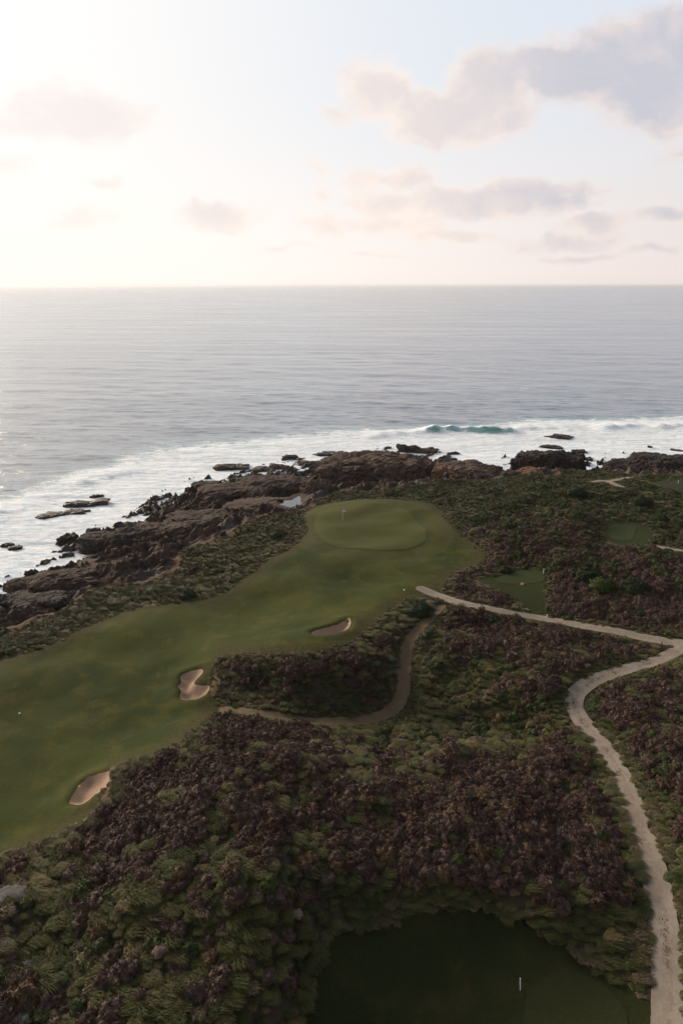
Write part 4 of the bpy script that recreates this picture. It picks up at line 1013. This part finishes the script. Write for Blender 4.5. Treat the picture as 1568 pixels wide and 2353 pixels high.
# ------------------------------------------------------------------ flag, posts, small things
def cyl(name, r0, r1, h, mat, n=10, bend=0.0, z0=0.0, cap=True):
    v = []; f = []
    rings = [(r0, z0), (r0, z0+h*.5), (r1, z0+h)] + ([(r1*.55, z0+h+r1*.5)] if cap else [])
    for (r, z) in rings:
        for j in range(n): v.append((math.cos(j*2*math.pi/n)*r + bend*z, math.sin(j*2*math.pi/n)*r, z))
    for k in range(len(rings)-1):
        for j in range(n): f.append((k*n+j, k*n+(j+1) % n, (k+1)*n+(j+1) % n, (k+1)*n+j))
    v.append((bend*rings[-1][1], 0, rings[-1][1])); t = len(v)-1; k = (len(rings)-1)*n
    for j in range(n): f.append((k+j, k+(j+1) % n, t, t))
    me = bpy.data.meshes.new(name); me.from_pydata(v, [], [tuple(dict.fromkeys(q)) for q in f]); me.materials.append(mat); me.update()
    return me
def spot(px, py):
    x, y = unproject([(px, py)], hf=ht)[0]; return x, y, float(ht(x, y))
x, y, z = spot(787, 1195)
fs = bpy.data.objects.new('flagstick', None); COL.objects.link(fs); fs.location = (x, y, z+.09); fs['label'] = 'flagstick with small white flag on the putting green'; fs['category'] = 'flagstick'
link('pole', cyl('pole', .030, .026, 2.15, M_white), fs)
fv = []; ff = []
nx, ny = 9, 6
for side in (0, 1):
    for j in range(ny):
        for i in range(nx):
            u = i/(nx-1); fv.append((.02+u*.52, .07*math.sin(u*7)*u + .006*side, 2.13-.36*j/(ny-1)-.07*u*u))
for s_ in (0, 1):
    for j in range(ny-1):
        for i in range(nx-1):
            a = s_*nx*ny+j*nx+i; q = (a, a+1, a+1+nx, a+nx); ff.append(q if s_ else q[::-1])
fm = bpy.data.meshes.new('flag'); fm.from_pydata(fv, [], ff); fm.materials.append(M_cloth); fm.update()
link('flag', fm, fs)
link('cup', cyl('cup', .054, .054, .012, M_black, 12, cap=False), fs)
for (px, py, h, r, mat, lb, bd, kind_) in ((1517,1490,1.0,.07,M_black,'black post beside the path junction',0,'marker_post'),(1255,1418,.45,.07,M_white,'short white marker beside the straight gravel path',0,'marker_post'),
   (1247,1318,.95,.05,M_white,'white post at the far corner of the middle tee',0,'marker_post'),(1556,1111,.8,.06,M_white,'white post on the far right tee',0,'marker_post'),(1194,2275,1.2,.035,M_white,'white stake standing in the dark tee lawn',-.08,'marker_post')):
    x, y, z = spot(px, py)
    root = bpy.data.objects.new(kind_, None); COL.objects.link(root); root.location = (x, y, z); root['label'] = lb; root['category'] = 'post'
    link('post', cyl('post', r, r*.9, h, mat, 8, bd, z0=-.1), root)
    link('cap', cyl('cap', r*1.12, r*1.05, .06, mat, 8, 0, z0=0), root, loc=(bd*(h-.1), 0, h-.12))
for (px, py, lb) in ((928,1356,'pale sprinkler cover in the turf near the path start'),(46,1640,'tiny white sprinkler cover on the left fairway')):
    x, y, z = spot(px, py); link('sprinkler_head', cyl('sprinkler_head', .14, .12, .07, M_white, 12, z0=.05), loc=(x, y, z), label=lb, category='sprinkler')

# ------------------------------------------------------------------ sea air
def haze():
    m = bpy.data.materials.new('sea haze'); m.use_nodes = True; t = NT(m.node_tree); t.n.clear()
    o = t.node('ShaderNodeOutputMaterial'); v = t.node('ShaderNodeVolumePrincipled')
    v.inputs['Color'].default_value = (.90, .94, 1.0, 1); v.inputs['Density'].default_value = 5e-5; v.inputs['Anisotropy'].default_value = .35
    t.link(v.outputs[0], o.inputs['Volume'])
    a, lo, hi = 46000.0, -10.0, 75.0
    co = [(x_, y_, z_) for z_ in (lo, hi) for y_ in (-a, a) for x_ in (-a, a)]
    me = bpy.data.meshes.new('haze'); me.from_pydata(co, [], [(0,2,3,1),(4,5,7,6),(0,1,5,4),(2,6,7,3),(0,4,6,2),(1,3,7,5)]); me.materials.append(m); me.update()
    link('haze', me, kind='stuff', label='thin sea haze softening the horizon', category='haze')
haze()
